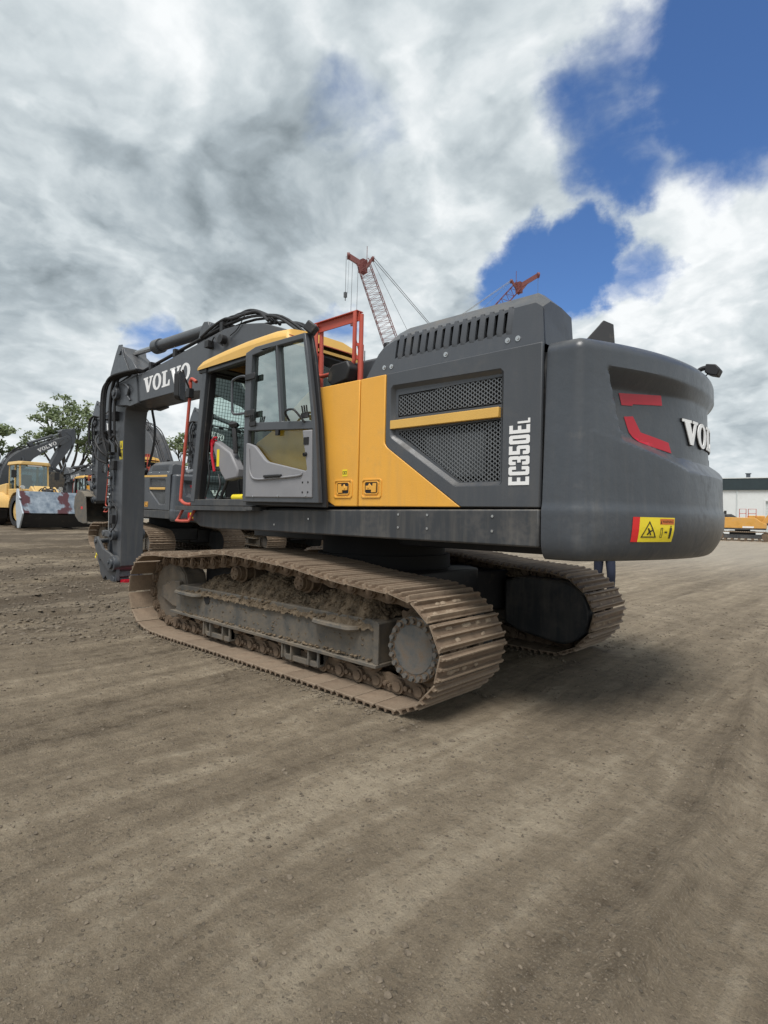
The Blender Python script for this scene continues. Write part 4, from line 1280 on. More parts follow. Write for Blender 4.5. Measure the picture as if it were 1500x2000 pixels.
    q.build('door_lock', M['deep'], door)
    q = MB()
    for x in (.38, -.04, -.47): q.cyl((x, YD + .06, 1.713), (x, YD + .072, 1.713), .010, 10); q.cut()
    q.build('door_bolt', M['steel'], door)
    # latches, knobs and handles
    q = MB()
    for x0 in (.42, -.44):
        q.box(x0 - .05, x0 + .06, YD + .055, YD + .075, 2.455, 2.505)
        for k in range(3): q.bar((x0 - .03 + k * .03, YD + .07, 2.50), (x0 - .035 + k * .035, YD + .085, 2.575), .012, .014)
        q.cut()
    q.box(.0, .05, YD + .02, YD + .05, 2.33, 2.39)
    q.build('window_latch', M['black'], door, bevel=.003)
    q = MB()
    q.tube([(-.19, YD + .06, 2.455), (-.20, YD + .12, 2.52), (-.23, YD + .125, 2.545), (-.31, YD + .125, 2.545), (-.36, YD + .12, 2.52), (-.42, YD + .06, 2.42)], .011, 8, smooth=5)
    q.build('window_handle', M['black'], door)
    q = MB()
    q.tube([(.55, YD + .04, 2.995), (.62, YD + .08, 3.01), (.735, YD + .10, 2.99), (.775, YD + .10, 2.94), (.765, YD + .10, 2.70), (.755, YD + .10, 2.63), (.70, YD + .09, 2.605), (.55, YD + .04, 2.615)], .014, 8, smooth=4)
    q.build('door_grab_handle', G, door)
    q = MB()
    for z in (2.99, 2.60): q.box(.40, .58, YD + .055, YD + .072, z - .035, z + .035); q.cut()
    q.build('handle_clamp', M['black'], door, bevel=.01)
    q = MB(); q.bar((-.385, YD + .01, 3.30), (-.44, YD - .02, 3.38), .09, .12); q.build('door_stop', M['black'], door, bevel=.015)
    # ---- interior
    s_ = MB()
    s_.box(.32, .80, .74, 1.22, 2.02, 2.18); s_.prism([(.24, 2.14), (.38, 2.14), (.26, 2.92), (.12, 2.92)], lambda p: (p[0], .76, p[1]), lambda p: (p[0], 1.20, p[1]))
    s_.box(.12, .22, .86, 1.10, 2.95, 3.15); s_.box(.38, .74, .80, 1.16, 1.69, 2.02)
    s_.build('operator_seat', M['seat'], cab, bevel=.035, seg=3)
    s_ = MB()
    s_.py([(1.52, 2.02), (1.74, 2.38), (1.70, 2.44), (1.32, 2.26), (1.15, 2.05), (1.15, 1.95), (1.42, 1.92)], 1.22, 1.34)
    con = s_.build('control_console', M['door_grey'], cab, bevel=.02)
    s_ = MB(); s_.py([(1.545, 2.10), (1.60, 2.10), (1.60, 2.31), (1.545, 2.31)], 1.341, 1.344); s_.build('console_sticker', M['label_yellow'], cab)
    s_ = MB(); s_.cyl((1.70, 1.30, 2.40), (1.70, 1.36, 2.40), .042, 16); s_.tube([(1.70, 1.35, 2.40), (1.69, 1.36, 2.25), (1.62, 1.36, 2.04)], .017, 8); s_.tube([(1.70, 1.35, 2.40), (1.66, 1.35, 2.46), (1.62, 1.33, 2.46)], .015, 8)
    s_.build('safety_lever', M['red'], cab)
    s_ = MB()
    s_.tube([(1.25, 1.30, 2.25), (1.28, 1.30, 2.45), (1.33, 1.28, 2.55)], .03, 8); s_.rock((1.34, 1.28, 2.60), .07)
    s_.cut(); s_.tube([(1.42, 1.30, 1.93), (1.50, 1.32, 1.75), (1.52, 1.33, 1.69)], .02, 8)
    s_.cut(); s_.tube([(1.66, 1.37, 2.75), (1.74, 1.38, 2.3), (1.70, 1.38, 1.95), (1.80, 1.38, 1.69)], .010, 6, smooth=6)
    s_.cut(); s_.tube([(1.52, 1.36, 2.00), (1.45, 1.38, 1.85), (1.55, 1.38, 1.70)], .012, 6, smooth=6)
    s_.build('joystick', M['black'], cab)
    s_ = MB()
    s_.bar((1.78, .95, 1.69), (1.78, .95, 2.20), .24, .10); s_.cut(); s_.box(1.62, 1.83, .60, .74, 2.45, 2.75); s_.cut()
    s_.box(1.40, 1.62, .70, 1.30, 1.70, 1.72)
    s_.tube([(1.50, .90, 1.70), (1.56, .90, 1.95)], .015, 6); s_.tube([(1.50, 1.05, 1.70), (1.56, 1.05, 1.95)], .015, 6)
    s_.cut(); s_.bar((1.60, .62, 2.0), (1.25, .70, 2.05), .14, .30)
    s_.build('dashboard', M['black'], cab, bevel=.02)
    s_ = MB()
    s_.py([(1.62, 3.24), (1.56, 3.02), (1.40, 2.96), (1.22, 3.04), (1.16, 3.24)], .62, .95)
    s_.cut(); s_.py([(1.10, 3.26), (1.04, 3.10), (.80, 3.06), (.70, 3.26)], .66, 1.20)
    s_.cut(); s_.bar((1.76, 1.36, 2.75), (1.70, 1.36, 3.15), .05, .10)
    s_.build('overhead_console', M['black'], cab, bevel=.03)
    s_ = MB(); s_.prism([(1.80, 2.28), (1.86, 2.30), (1.82, 2.80), (1.76, 2.85)], lambda p: (p[0], 1.30, p[1]), lambda p: (p[0], 1.38, p[1])); s_.build('monitor', M['black'], cab, bevel=.02)
    s_ = MB(); s_.cyl((1.12, 1.25, 1.72), (1.35, 1.25, 1.72), .04, 12); s_.build('fire_extinguisher', M['label_yellow'], cab)
    # ---- deck step, front rail, mirror
    s_ = MB(); s_.box(.46, 2.10, 1.40, 1.61, 1.556, 1.604); s_.box(.44, .56, 1.612, 1.616, 1.566, 1.592)
    s_.build('step_plate', M['dark'], root, bevel=.004)
    s_ = MB(); s_.tube([(2.10, 1.50, 1.57), (2.12, 1.56, 1.44), (2.10, 1.58, 1.42), (1.86, 1.58, 1.42), (1.83, 1.56, 1.44), (1.81, 1.50, 1.57)], .018, 8, smooth=3)
    s_.tube([(2.16, 1.20, 1.56), (2.16, 1.20, 1.44), (2.12, 1.56, 1.43)], .016, 8)
    s_.build('boarding_step', M['rail'], root)
    s_ = MB(); s_.tube([(1.92, 1.46, 3.17), (2.02, 1.47, 3.22), (2.06, 1.47, 3.16), (2.05, 1.47, 3.05), (2.22, 1.47, 1.80), (2.21, 1.47, 1.68), (2.10, 1.47, 1.635), (1.98, 1.46, 1.63)], .021, 10, smooth=3)
    s_.build('grab_rail', M['rail'], root)
    s_ = MB(); s_.box(2.01, 2.09, 1.44, 1.51, 2.98, 3.10)
    s_.tube([(2.05, 1.47, 3.08), (2.03, 1.55, 3.20), (1.92, 1.64, 3.26), (1.82, 1.70, 3.25)], .012, 8, smooth=5)
    s_.build('mirror_arm', M['black'], root, bevel=.006)
    s_ = MB()
    v0 = Vector((1.79, 1.72, 3.06))
    ax = Vector((-.62, .78, 0)).normalized(); nn = Vector((.78, .62, 0))
    s_.prism(cham(-.10, -.19, .10, .17, .04), lambda p: tuple(v0 + ax * p[0] + Vector((0, 0, p[1]))), lambda p: tuple(v0 + ax * p[0] * .8 + nn * .07 + Vector((0, 0, p[1] * .9))))
    mi = s_.build('mirror', M['black'], root, bevel=.01)
    s_ = MB(); s_.plate(cham(-.085, -.17, .085, .15, .03), [], lambda u, v, dd: tuple(v0 + ax * u - nn * (.002 + dd) + Vector((0, 0, v))), 0, .002); s_.build('mirror_glass', M['chrome'], mi)
    # antenna
    s_ = MB(); s_.cyl((-.32, .75, 3.08), (-.32, .75, 3.13), .05, 12, .03); s_.tube([(-.32, .75, 3.12), (-.20, .78, 3.55)], .006, 6); s_.tube([(-.34, .75, 3.12), (-.34, .75, 3.32)], .005, 6)
    s_.build('antenna', M['black'], root)

# ------------------------------------------------------------------ boom, arm and tool
def rot2(p, o, a):
    c, s_ = math.cos(a), math.sin(a)
    x, z = p[0] - o[0], p[1] - o[1]
    return (o[0] + x * c - z * s_, o[1] + x * s_ + z * c)
FOOT = (.15, 1.90); TIP = (7.02, 3.86)
def build_front(root, rot=0.0, tool='coupler', arm_tilt=0.0, detail=1):
    G = M['grey']
    Rb = lambda p: rot2(p, FOOT, rot)
    tip = Rb(TIP)
    dx, dz = tip[0] - TIP[0], tip[1] - TIP[1]
    def Ra(p):
        q = rot2(p, TIP, arm_tilt); return (q[0] + dx, q[1] + dz)
    def R3(p):
        q = Rb((p[0], p[2])); return (q[0], p[1], q[1])
    def A3(p):
        q = Ra((p[0], p[2])); return (q[0], p[1], q[1])
    # boom
    low = [(6.60, 3.60), (4.80, 3.605), (3.7, 3.50), (2.7, 3.12), (1.6, 2.45), (.45, 1.62), (.10, 1.60)]
    top = [(-.12, 1.95), (.3, 2.75), (1.1, 3.65), (1.75, 4.12), (2.2, 4.285), (2.7, 4.375), (3.2, 4.40), (3.9, 4.325), (5.0, 4.215), (6.32, 4.10), (6.62, 4.08)]
    m = MB()
    hw = .29
    body = [Rb(p) for p in top + [(6.62, 4.08), (6.60, 3.60)][0:0] + low]
    m.py(body, -hw, hw)
    for s_ in (-1, 1):
        ch = [Rb(p) for p in [(6.2, 4.10), (6.72, 4.08), (7.05, 4.06), (7.24, 3.94), (7.25, 3.76), (7.08, 3.63), (6.60, 3.585), (6.45, 3.55), (6.1, 3.575)]]
        m.py(ch, s_ * .235, s_ * .315)
    m.py([Rb(p) for p in [(3.95, 4.28), (3.90, 4.62), (3.96, 4.72), (4.08, 4.74), (4.18, 4.66), (4.35, 4.26)]], .10, .14)
    m.py([Rb(p) for p in [(3.95, 4.28), (3.90, 4.62), (3.96, 4.72), (4.08, 4.74), (4.18, 4.66), (4.35, 4.26)]], -.14, -.10)
    boom = m.build('boom', G, root, bevel=.012)
    pn = MB()
    for (x, z, r_) in ((7.02, 3.86, .075), (2.9, 3.85, .10)):
        q = Rb((x, z)); pn.cyl((q[0], -.36, q[1]), (q[0], .36, q[1]), r_, 20); pn.cyl((q[0], .36, q[1]), (q[0], .385, q[1]), r_ * .55, 12); pn.cut()
    pn.build('boom_pin', M['cast'], boom, bevel=.006)
    tx = MB()
    def bf(u, v, dd):
        q = Rb((5.93 - u * .258 * 1.45, 3.735 + v * .285 + u * .008)); return (q[0], hw + dd, q[1])
    word(tx, bf, .001, .004); tx.build('brand_lettering', M['white'], boom)
    tx = MB()
    def bf2(u, v, dd):
        q = Rb((4.22 + u * .258 * 1.45, 3.745 + v * .285)); return (q[0], -hw - dd, q[1])
    word(tx, bf2, .001, .004); tx.build('brand_lettering', M['white'], boom)
    # boom cylinders
    cy = MB()
    a = R3((.75, 0, 1.55)); b_ = R3((2.9, 0, 3.85)); a = (.85, 0, 1.55)
    for s_ in (-1, 1):
        pa, pb = Vector((a[0], s_ * .40, a[2])), Vector((b_[0], s_ * .40, b_[2]))
        mdl = pa.lerp(pb, .62)
        cy.cyl(pa, mdl, .105, 20); cy.cyl(mdl, pb, .055, 14); cy.cut()
    cy.build('boom_cylinder', G, root)
    # arm cylinder
    ca = MB(); p0 = Vector(R3((4.06, 0, 4.64))); p1 = Vector(A3((7.12, 0, 4.74)))
    d_ = (p1 - p0).normalized()
    ca.cyl(p0 + d_ * .05, p0 + d_ * 1.95, .105, 24); ca.cyl(p0 + d_ * 1.80, p0 + d_ * 2.02, .135, 24); ca.cyl(p0 - Vector((0, .09, 0)), p0 + Vector((0, .09, 0)), .11, 16)
    acy = ca.build('arm_cylinder', G, root, bevel=.008)
    ca = MB(); ca.cyl(p0 + d_ * 2.0, p1, .052, 16); ca.build('cylinder_rod', M['chrome'], acy)
    ca = MB(); ca.cyl(p1 - Vector((0, .10, 0)), p1 + Vector((0, .10, 0)), .095, 16); ca.build('rod_eye', G, acy)
    # arm
    ar = MB()
    arm = [(6.90, .42), (6.90, 3.30), (6.84, 3.55), (6.55, 3.72), (6.30, 4.02), (6.33, 4.22), (6.62, 4.50), (6.95, 4.70), (7.04, 4.84), (7.20, 4.86), (7.30, 4.72), (7.48, 4.45), (7.66, 4.05), (7.68, 3.30), (7.50, 2.0), (7.28, .55), (7.22, .38), (7.10, .30)]
    ar.py([Ra(p) for p in arm], -.225, .225)
    am = ar.build('arm', G, root, bevel=.014)
    pp = MB()
    horn = [(6.62, 4.20), (6.98, 4.66), (7.04, 4.88), (7.20, 4.90), (7.33, 4.74), (7.55, 4.40), (7.74, 4.0), (7.78, 3.55), (7.62, 3.6), (7.3, 4.1)]
    pp.py([Ra(p) for p in horn], .225, .245); pp.cut(); pp.py([Ra(p) for p in horn], -.245, -.225)
    pp.cut(); q = Ra((7.12, 4.74)); pp.cyl((q[0], -.27, q[1]), (q[0], .27, q[1]), .06, 14)
    pp.cut(); q = Ra((7.10, .46)); pp.cyl((q[0], -.33, q[1]), (q[0], .33, q[1]), .165, 24); pp.cyl((q[0], .33, q[1]), (q[0], .37, q[1]), .10, 18); pp.cyl((q[0] + .03, .37, q[1] + .02), (q[0] + .03, .39, q[1] + .02), .03, 8)
    pp.cut(); q = Ra((7.17, 1.05)); pp.cyl((q[0], -.33, q[1]), (q[0], .33, q[1]), .125, 22); pp.cyl((q[0], .33, q[1]), (q[0], .37, q[1]), .065, 14)
    pp.build('arm_boss', M['cast'], am, bevel=.006)
    if detail:
        lb = MB(); lb.py([Ra(p) for p in [(6.93, 2.56), (7.06, 2.56), (7.06, 2.74), (6.93, 2.74)]], .226, .229); lb.py([Ra(p) for p in [(6.93, 2.76), (7.06, 2.76), (7.06, 2.93), (6.93, 2.93)]], .226, .229)
        lb.build('warning_label', M['label_yellow'], am)
        lb = MB(); lb.py([Ra(p) for p in [(6.96, 2.60), (7.01, 2.60), (7.03, 2.66), (6.98, 2.70)]], .2295, .231); lb.py([Ra(p) for p in [(6.97, 2.80), (7.03, 2.80), (7.0, 2.90)]], .2295, .231)
        lb.build('label_pictogram', M['label_black'], am)
    # bucket cylinder in front of the arm
    bc = MB(); a = Vector(A3((7.86, 0, 3.75))); 
    b_ = Vector(A3((7.78, 0, 1.05))) if tool == 'coupler' else Vector(A3((8.05, 0, 1.25)))
    mdl = a.lerp(b_, .62)
    bc.cyl(a, mdl, .085, 18); bc.cyl(a.lerp(b_, .57), a.lerp(b_, .64), .105, 18)
    bcy = bc.build('bucket_cylinder', G, root, bevel=.006)
    bc = MB(); bc.cyl(mdl, b_, .045, 14); bc.build('cylinder_rod', M['chrome'], bcy)
    bc = MB()
    p = Vector(A3((7.17, 0, 1.05)))
    for s_ in (-1, 1):
        bc.bar(p + Vector((0, s_ * .26, 0)), b_ + Vector((0, s_ * .20, 0)), .045, .13); bc.cut()
    endp = Vector(A3((7.80, 0, .52)))
    if tool == 'bucket': endp = Vector(A3((7.95, 0, .70)))
    bc.bar(b_, endp, .22, .11, up=(1, 0, 0)); bc.cyl(b_ - Vector((0, .24, 0)), b_ + Vector((0, .24, 0)), .06, 12)
    bc.build('bucket_linkage', G, root, bevel=.01)
    if tool == 'coupler':
        c_ = MB()
        prof = [(6.98, .36), (7.06, .58), (7.22, .62), (7.45, .58), (7.70, .68), (7.88, .64), (7.95, .50), (7.82, .36), (7.78, .22), (7.62, .10), (7.50, .18), (7.36, .05), (7.10, .03), (6.98, .12)]
        for s_ in (-1, 1): c_.py([Ra(p) for p in prof], s_ * .20, s_ * .27)
        c_.py([Ra(p) for p in [(7.0, .2), (7.1, .42), (7.6, .45), (7.7, .30), (7.5, .22), (7.2, .10)]], -.2, .2)
        q = Ra((7.14, .13)); c_.cyl((q[0], -.29, q[1]), (q[0], .29, q[1]), .085, 16)
        q = Ra((7.80, .55)); c_.cyl((q[0], -.29, q[1]), (q[0], .29, q[1]), .07, 16)
        for s_ in (-1, 1): c_.py([Ra(p) for p in [(7.0, .34), (7.02, .60), (7.20, .66), (7.55, .74), (7.86, .98), (7.98, .96), (8.0, .84), (7.85, .62), (7.5, .44), (7.25, .30)]], s_ * .275, s_ * .325)
        q = Ra((7.90, .88)); c_.cyl((q[0], -.35, q[1]), (q[0], .35, q[1]), .05, 12)
        cp = c_.build('quick_coupler', G, root, bevel=.008)
        c_ = MB(); c_.box(*sorted((Ra((6.80, .10))[0], Ra((7.0, .10))[0])), -.30, .18, Ra((7, .07))[1], Ra((7, .14))[1]); c_.build('safety_bar', M['red'], cp)
        c_ = MB(); c_.rock(A3((7.93, .29, .60)), .04, sq=(1, .3, 1)); c_.rock(A3((7.98, .29, .54)), .03, sq=(1, .3, 1)); c_.build('safety_marker', M['label_yellow'], cp)
    else:
        c_ = MB()
        arc = [(7.05 + 1.15 * math.cos(t_) * 1.0 + .25, .30 - .0 + 0.62 * math.sin(t_)) for t_ in np.linspace(math.radians(100), math.radians(-95), 14)]
        arc = [(7.10, .60), (7.45, .80), (8.0, .85), (8.35, .55), (8.42, .10), (8.22, -.32), (7.8, -.55), (7.25, -.62), (6.85, -.58)]
        inner = [(6.87, -.54), (7.25, -.58), (7.78, -.50), (8.18, -.29), (8.37, .10), (8.30, .53), (7.98, .80), (7.47, .75), (7.12, .56)]
        c_.py([Ra(p) for p in arc + inner], -.62, .62)
        side = [(7.08, .55)] + [(7.45, .79), (8.0, .84), (8.34, .54), (8.41, .10), (8.21, -.31), (7.8, -.54), (7.25, -.61), (6.86, -.57)]
        for s_ in (-1, 1): c_.py([Ra(p) for p in side], s_ * .60, s_ * .635)
        for s_ in (-1, 1): c_.py([Ra(p) for p in [(6.95, .3), (7.0, .6), (7.5, .85), (8.0, .95), (8.1, .7), (7.6, .6)]], s_ * .24, s_ * .28)
        bk = c_.build('bucket', M['frame'], root, bevel=.006)
        for k in range(5):
            t_ = MB(); y_ = -.54 + k * .27
            t_.prism([(6.98, -.62), (6.98, -.52), (6.62, -.575), (6.62, -.60)], lambda p: (*A3((p[0], y_ - .045, p[1])),), lambda p: (*A3((p[0], y_ + .045, p[1])),))
            t_.build('bucket_tooth', M['frame'], bk)
        c_ = MB(); c_.py([Ra(p) for p in [(7.35, .02), (7.55, .02), (7.55, .14), (7.35, .14)]], .636, .640); c_.build('bucket_sticker', M['label_red'], bk)
    # hoses and pipes
    hs_ = MB()
    for y_, dz_ in ((.10, .06), (.17, .09), (.24, .06), (-.12, .06), (-.2, .08)):
        pts_ = [(.5, y_, 3.15 + dz_), (1.1, y_, 3.70 + dz_), (1.75, y_, 4.17 + dz_), (2.2, y_, 4.34 + dz_), (2.9, y_, 4.43 + dz_), (3.9, y_, 4.36 + dz_), (5.2, y_, 4.23 + dz_), (6.2, y_, 4.13 + dz_)]
        hs_.tube([R3(p) for p in pts_], .020, 8, smooth=3); hs_.cut()
    for x in (1.4, 3.3, 4.8, 5.7):
        z = np.interp(x, [1.1, 1.75, 2.7, 3.2, 3.9, 5, 6.3], [3.65, 4.12, 4.375, 4.4, 4.325, 4.215, 4.10])
        q = Rb((x, z + .05)); hs_.box(q[0] - .04, q[0] + .04, .06, .29, q[1] - .05, q[1] + .09); hs_.cut()
    hs_.build('boom_pipe', M['black'], boom)
    ho = MB()
    for k, y_ in enumerate((.05, .12, .19, .26)):
        ho.tube([R3((2.1, y_, 4.30)), R3((2.4, y_, 4.50)), R3((2.85 + .05 * k, y_, 4.68 - .05 * k)), R3((3.25, y_, 4.66 - .03 * k)), R3((3.6, y_, 4.52)), R3((3.95, y_, 4.42))], .023, 8, smooth=6); ho.cut()
    ho.build('boom_hose', M['black'], boom)
    def near(k, y_, x_out, zb_):
        P_ = [R3((6.0, y_, 4.18)), R3((6.5, y_ + .03, 4.20)), R3((6.95, y_ + .08, 4.17)), R3((x_out - .1, y_ + .1, 4.02)), R3((x_out, y_ + .1, 3.7)), A3((x_out, y_ + .10, 3.3)), A3((x_out - .02, y_ + .09, 2.98)), A3((x_out - .15, y_ + .06, 2.78 + zb_)), A3((x_out - .10, y_ + .02, 2.62 + zb_))]
        ho2.tube(P_, .024, 8, smooth=6); ho2.cut()
    ho2 = MB()
    for k, (y_, xo, zb_) in enumerate(((.24, 7.08, .0), (.27, 7.20, .08), (.30, 7.17, .25), (.33, 7.34, .1), (.36, 7.45, .35), (.40, 7.26, -.15))):
        near(k, y_, xo, zb_)
    ho2.tube([A3((7.45, .30, 2.62)), A3((7.55, .42, 2.75)), A3((7.72, .45, 2.95)), A3((7.86, .35, 3.1))], .022, 8, smooth=6); ho2.cut()
    ho2.tube([A3((7.50, .30, 2.50)), A3((7.66, .44, 2.60)), A3((7.80, .40, 2.85)), A3((7.90, .20, 3.0))], .022, 8, smooth=6); ho2.cut()
    ho2.tube([A3((6.80, -.30, 3.60)), A3((6.66, -.30, 3.20)), A3((6.68, -.28, 2.80)), A3((6.85, -.27, 2.45))], .026, 8, smooth=6); ho2.cut()
    ho2.tube([A3((7.3, .28, 1.75)), A3((7.0, .29, 1.55)), A3((6.98, .29, 1.3)), A3((7.1, .33, 1.12)), A3((7.25, .34, 1.05))], .014, 8, smooth=6)
    ho2.build('arm_hose', M['black'], am)
    st = MB()
    st.tube([A3((7.38, .27, 2.65)), A3((7.38, .27, 1.75))], .016, 8); st.cut(); st.tube([A3((7.33, .27, 2.3)), A3((7.32, .27, .85))], .014, 8)
    st.tube([A3((7.24, .26, 2.40)), A3((7.24, .26, 2.05))], .022, 8)
    st.cut()
    for z in (2.62, 2.5, 1.95, 1.72): st.cyl(A3((7.36, .24, z)), A3((7.36, .31, z)), .035, 8); st.cut()
    st.build('arm_pipe', M['cast'], am)
    st = MB()
    for x, z in ((7.34, 1.86), (7.40, 1.80), (7.36, 2.05), (7.37, 2.6)): st.rock(A3((x, .30, z)), .035); st.cut()
    st.cyl(A3((7.36, .29, 1.0)), A3((7.36, .29, 1.7)), .010, 8)
    st.build('pipe_fitting', M['steel'], am)
    cl = MB()
    for z in (3.15, 2.7, 2.2, 1.6):
        q = A3((7.45 - (3.15 - z) * .08, .25, z)); cl.box(q[0] - .10, q[0] + .10, .225, .31, q[2] - .025, q[2] + .025); cl.cut()
    for z, w_ in ((3.45, .10), (2.45, .08), (1.35, .07)):
        q = A3((7.25, .25, z)); cl.box(q[0] - w_, q[0] + w_, .225, .30, q[2] - .09, q[2] + .09); cl.cut()
    cl.build('hose_clamp', M['black'], am, bevel=.006)
    bs_ = MB()
    q = Rb((6.55, 3.86)); bs_.cyl((q[0], .314, q[1]), (q[0], .345, q[1]), .09, 6); bs_.cut()
    q = Rb((6.98, 3.86)); bs_.cyl((q[0], .314, q[1]), (q[0], .40, q[1]), .12, 20); bs_.cyl((q[0], .40, q[1]), (q[0], .43, q[1]), .06, 12); bs_.cut()
    bs_.tube([R3((6.75, .33, 4.02)), R3((6.55, .36, 3.98)), R3((6.42, .36, 3.88)), R3((6.50, .34, 3.76)), R3((6.40, .33, 3.66))], .02, 8, smooth=5)
    bs_.build('tip_boss', G, boom, bevel=.005)
    # work lamp on the boom side
    wl = MB(); q = R3((3.12, hw + .03, 4.20)); wl.cyl(q, (q[0], q[1] + .10, q[2]), .07, 16)
    q = R3((3.55, hw + .05, 4.20)); wl.box(q[0] - .06, q[0] + .05, q[1] - .05, q[1] + .06, q[2] - .05, q[2] + .06)
    wl.tube([R3((3.5, hw + .05, 4.20)), R3((3.40, hw + .05, 4.30)), R3((3.3, hw + .05, 4.2)), R3((3.15, hw + .05, 4.12))], .012, 6, smooth=4)
    wl.tube([R3((3.0, hw + .02, 4.25)), R3((2.8, hw + .02, 4.32)), R3((2.6, hw + .02, 4.5))], .009, 6, smooth=4)
    wl.build('boom_lamp', M['black'], boom, bevel=.006)

def build_excavator():
    root = empty('excavator')
    for s_ in (1, -1):
        build_track(root, s_ * 1.37, s_)
        build_track_frame(root, s_)
    build_carbody(root)
    build_upper(root)
    build_cab(root)
    return root
main = build_excavator()
FRONT0 = set(o.name for o in main.children)
tag(main, 'large dark grey and yellow crawler excavator with open cab door filling the foreground', 'excavator', 'crawler excavators parked in the yard')
def clone_machine(loc, rz, sc, ry=0.0):
    r = copy_tree(main)
    r.location = loc; r.rotation_euler = (0, ry, rz); r.scale = (sc, sc, sc)
    return r
gz = lambda x, y: float(height(np.array([float(x)]), np.array([float(y)]))[0])
# ------------------------------------------------------------------ machines parked behind
GRP = 'crawler excavators parked in the yard'
M['old_yellow'] = mat('faded_yellow_paint', (0.66, 0.34, 0.07), 0.55, dirt=(0.40, 0.27, 0.14), dirt_amt=0.45, dirt_scale=2, var=0.08)
M['loader_yellow'] = mat('loader_yellow_paint', (0.66, 0.44, 0.16), 0.5, dirt=(0.42, 0.33, 0.2), dirt_amt=0.45, dirt_scale=2, var=0.06)
def park(x, y, rz, sc, rot, tool, tilt, label, drop=0.0, ry=-0.02):
    r = clone_machine((x, y, gz(x, y) - drop), rz, sc, ry)
    for c in [o for ch in r.children for o in ch.children if o.name.startswith('model_lettering')]: bpy.data.objects.remove(c)
    r['label'] = label; r['category'] = 'excavator'; r['group'] = GRP
    build_front(r, rot, tool, tilt, detail=0)
    return r
e2 = park(12.95, -3.9, 0.0, .865, math.radians(12), 'bucket', 0.0, 'grey crawler excavator behind the upright arm of the big one, red reflector on its rear')
for ch in e2.children:
    if ch.name.startswith('service_door'):
        ch.material_slots[0].link = 'OBJECT'; ch.material_slots[0].material = M['grey']
q = MB(); q.box(-2.6, -.5, SY - .01, SY + .004, 2.70, 2.765); q.build('yellow_stripe', M['pale_yellow'], e2)
park(12.85, -7.85, 0.0, .865, math.radians(15.5), 'bucket', 0.0, 'grey crawler excavator seen through the open cab, its lettered boom upper of two')
park(18.2, -12.3, 0.0, .865, math.radians(4), 'bucket', 0.0, 'grey crawler excavator seen through the open cab, its lettered boom lower of two')
park(32.4, -9.6, 0.0, .865, math.radians(-4), 'bucket', -.2, 'yellow and grey crawler excavator standing right of the wheel loader bucket')
park(35.4, -4.6, math.radians(-75), .80, math.radians(28), 'bucket', -.5, 'crawler excavator behind the wheel loader with dark boom raised over the loader cab')

def wheel(name, p, r, w_, parent):
    q = MB()
    prof = [(r * .62, -w_ / 2), (r * .92, -w_ / 2), (r, -w_ * .38), (r, w_ * .38), (r * .92, w_ / 2), (r * .62, w_ / 2)]
    n = 36; vs = []; fs = []
    for i in range(n):
        a = 2 * math.pi * i / n
        for k, (rr_, yy) in enumerate(prof):
            k2 = rr_ * (1.03 if (i % 3 == 0 and k in (2, 3)) else .985 if k in (2, 3) else 1)
            vs.append((p[0] + k2 * math.cos(a), p[1] + yy, p[2] + k2 * math.sin(a)))
    for i in range(n):
        for k in range(5):
            fs.append((i * 6 + k, i * 6 + k + 1, ((i + 1) % n) * 6 + k + 1, ((i + 1) % n) * 6 + k))
    q.add(vs, fs)
    t_ = q.build(name, M['black'], parent, ang=30)
    q = MB(); q.cyl((p[0], p[1] - w_ * .36, p[2]), (p[0], p[1] + w_ * .36, p[2]), r * .63, 24); q.cyl((p[0], p[1] - w_ * .45, p[2]), (p[0], p[1] + w_ * .45, p[2]), r * .25, 16)
    q.build('wheel_rim', M['loader_yellow'], t_, bevel=.02)
bm_ = bpy.data.materials.new('primer_patched_steel'); bm_.use_nodes = True
t = NT(bm_.node_tree); bs = bm_.node_tree.nodes['Principled BSDF']
P = t.n('ShaderNodeTexCoord').outputs['Object']
sxx = t.n('ShaderNodeSeparateXYZ'); t.l(P, sxx.inputs[0])
nn_ = t.noise(P, 2.2, 5, .55)
base = t.mix(t.rng(t.noise(P, 3.5, 6, .6), .35, .65), (0.15, 0.19, 0.24), (0.36, 0.41, 0.46))
wav = t.m('SINE', t.m('ADD', t.m('MULTIPLY', sxx.outputs[1], 3.3), 0.9))
pm = t.rng(t.m('ADD', t.m('MULTIPLY', wav, .5), t.m('MULTIPLY', t.m('SUBTRACT', nn_, .5), 1.8)), .30, .42, 0, 1)
t.l(t.mix(pm, base, (0.11, 0.045, 0.05)), bs.inputs['Base Color'])
bs.inputs['Metallic'].default_value = .35; bs.inputs['Roughness'].default_value = .45
M['patched'] = bm_

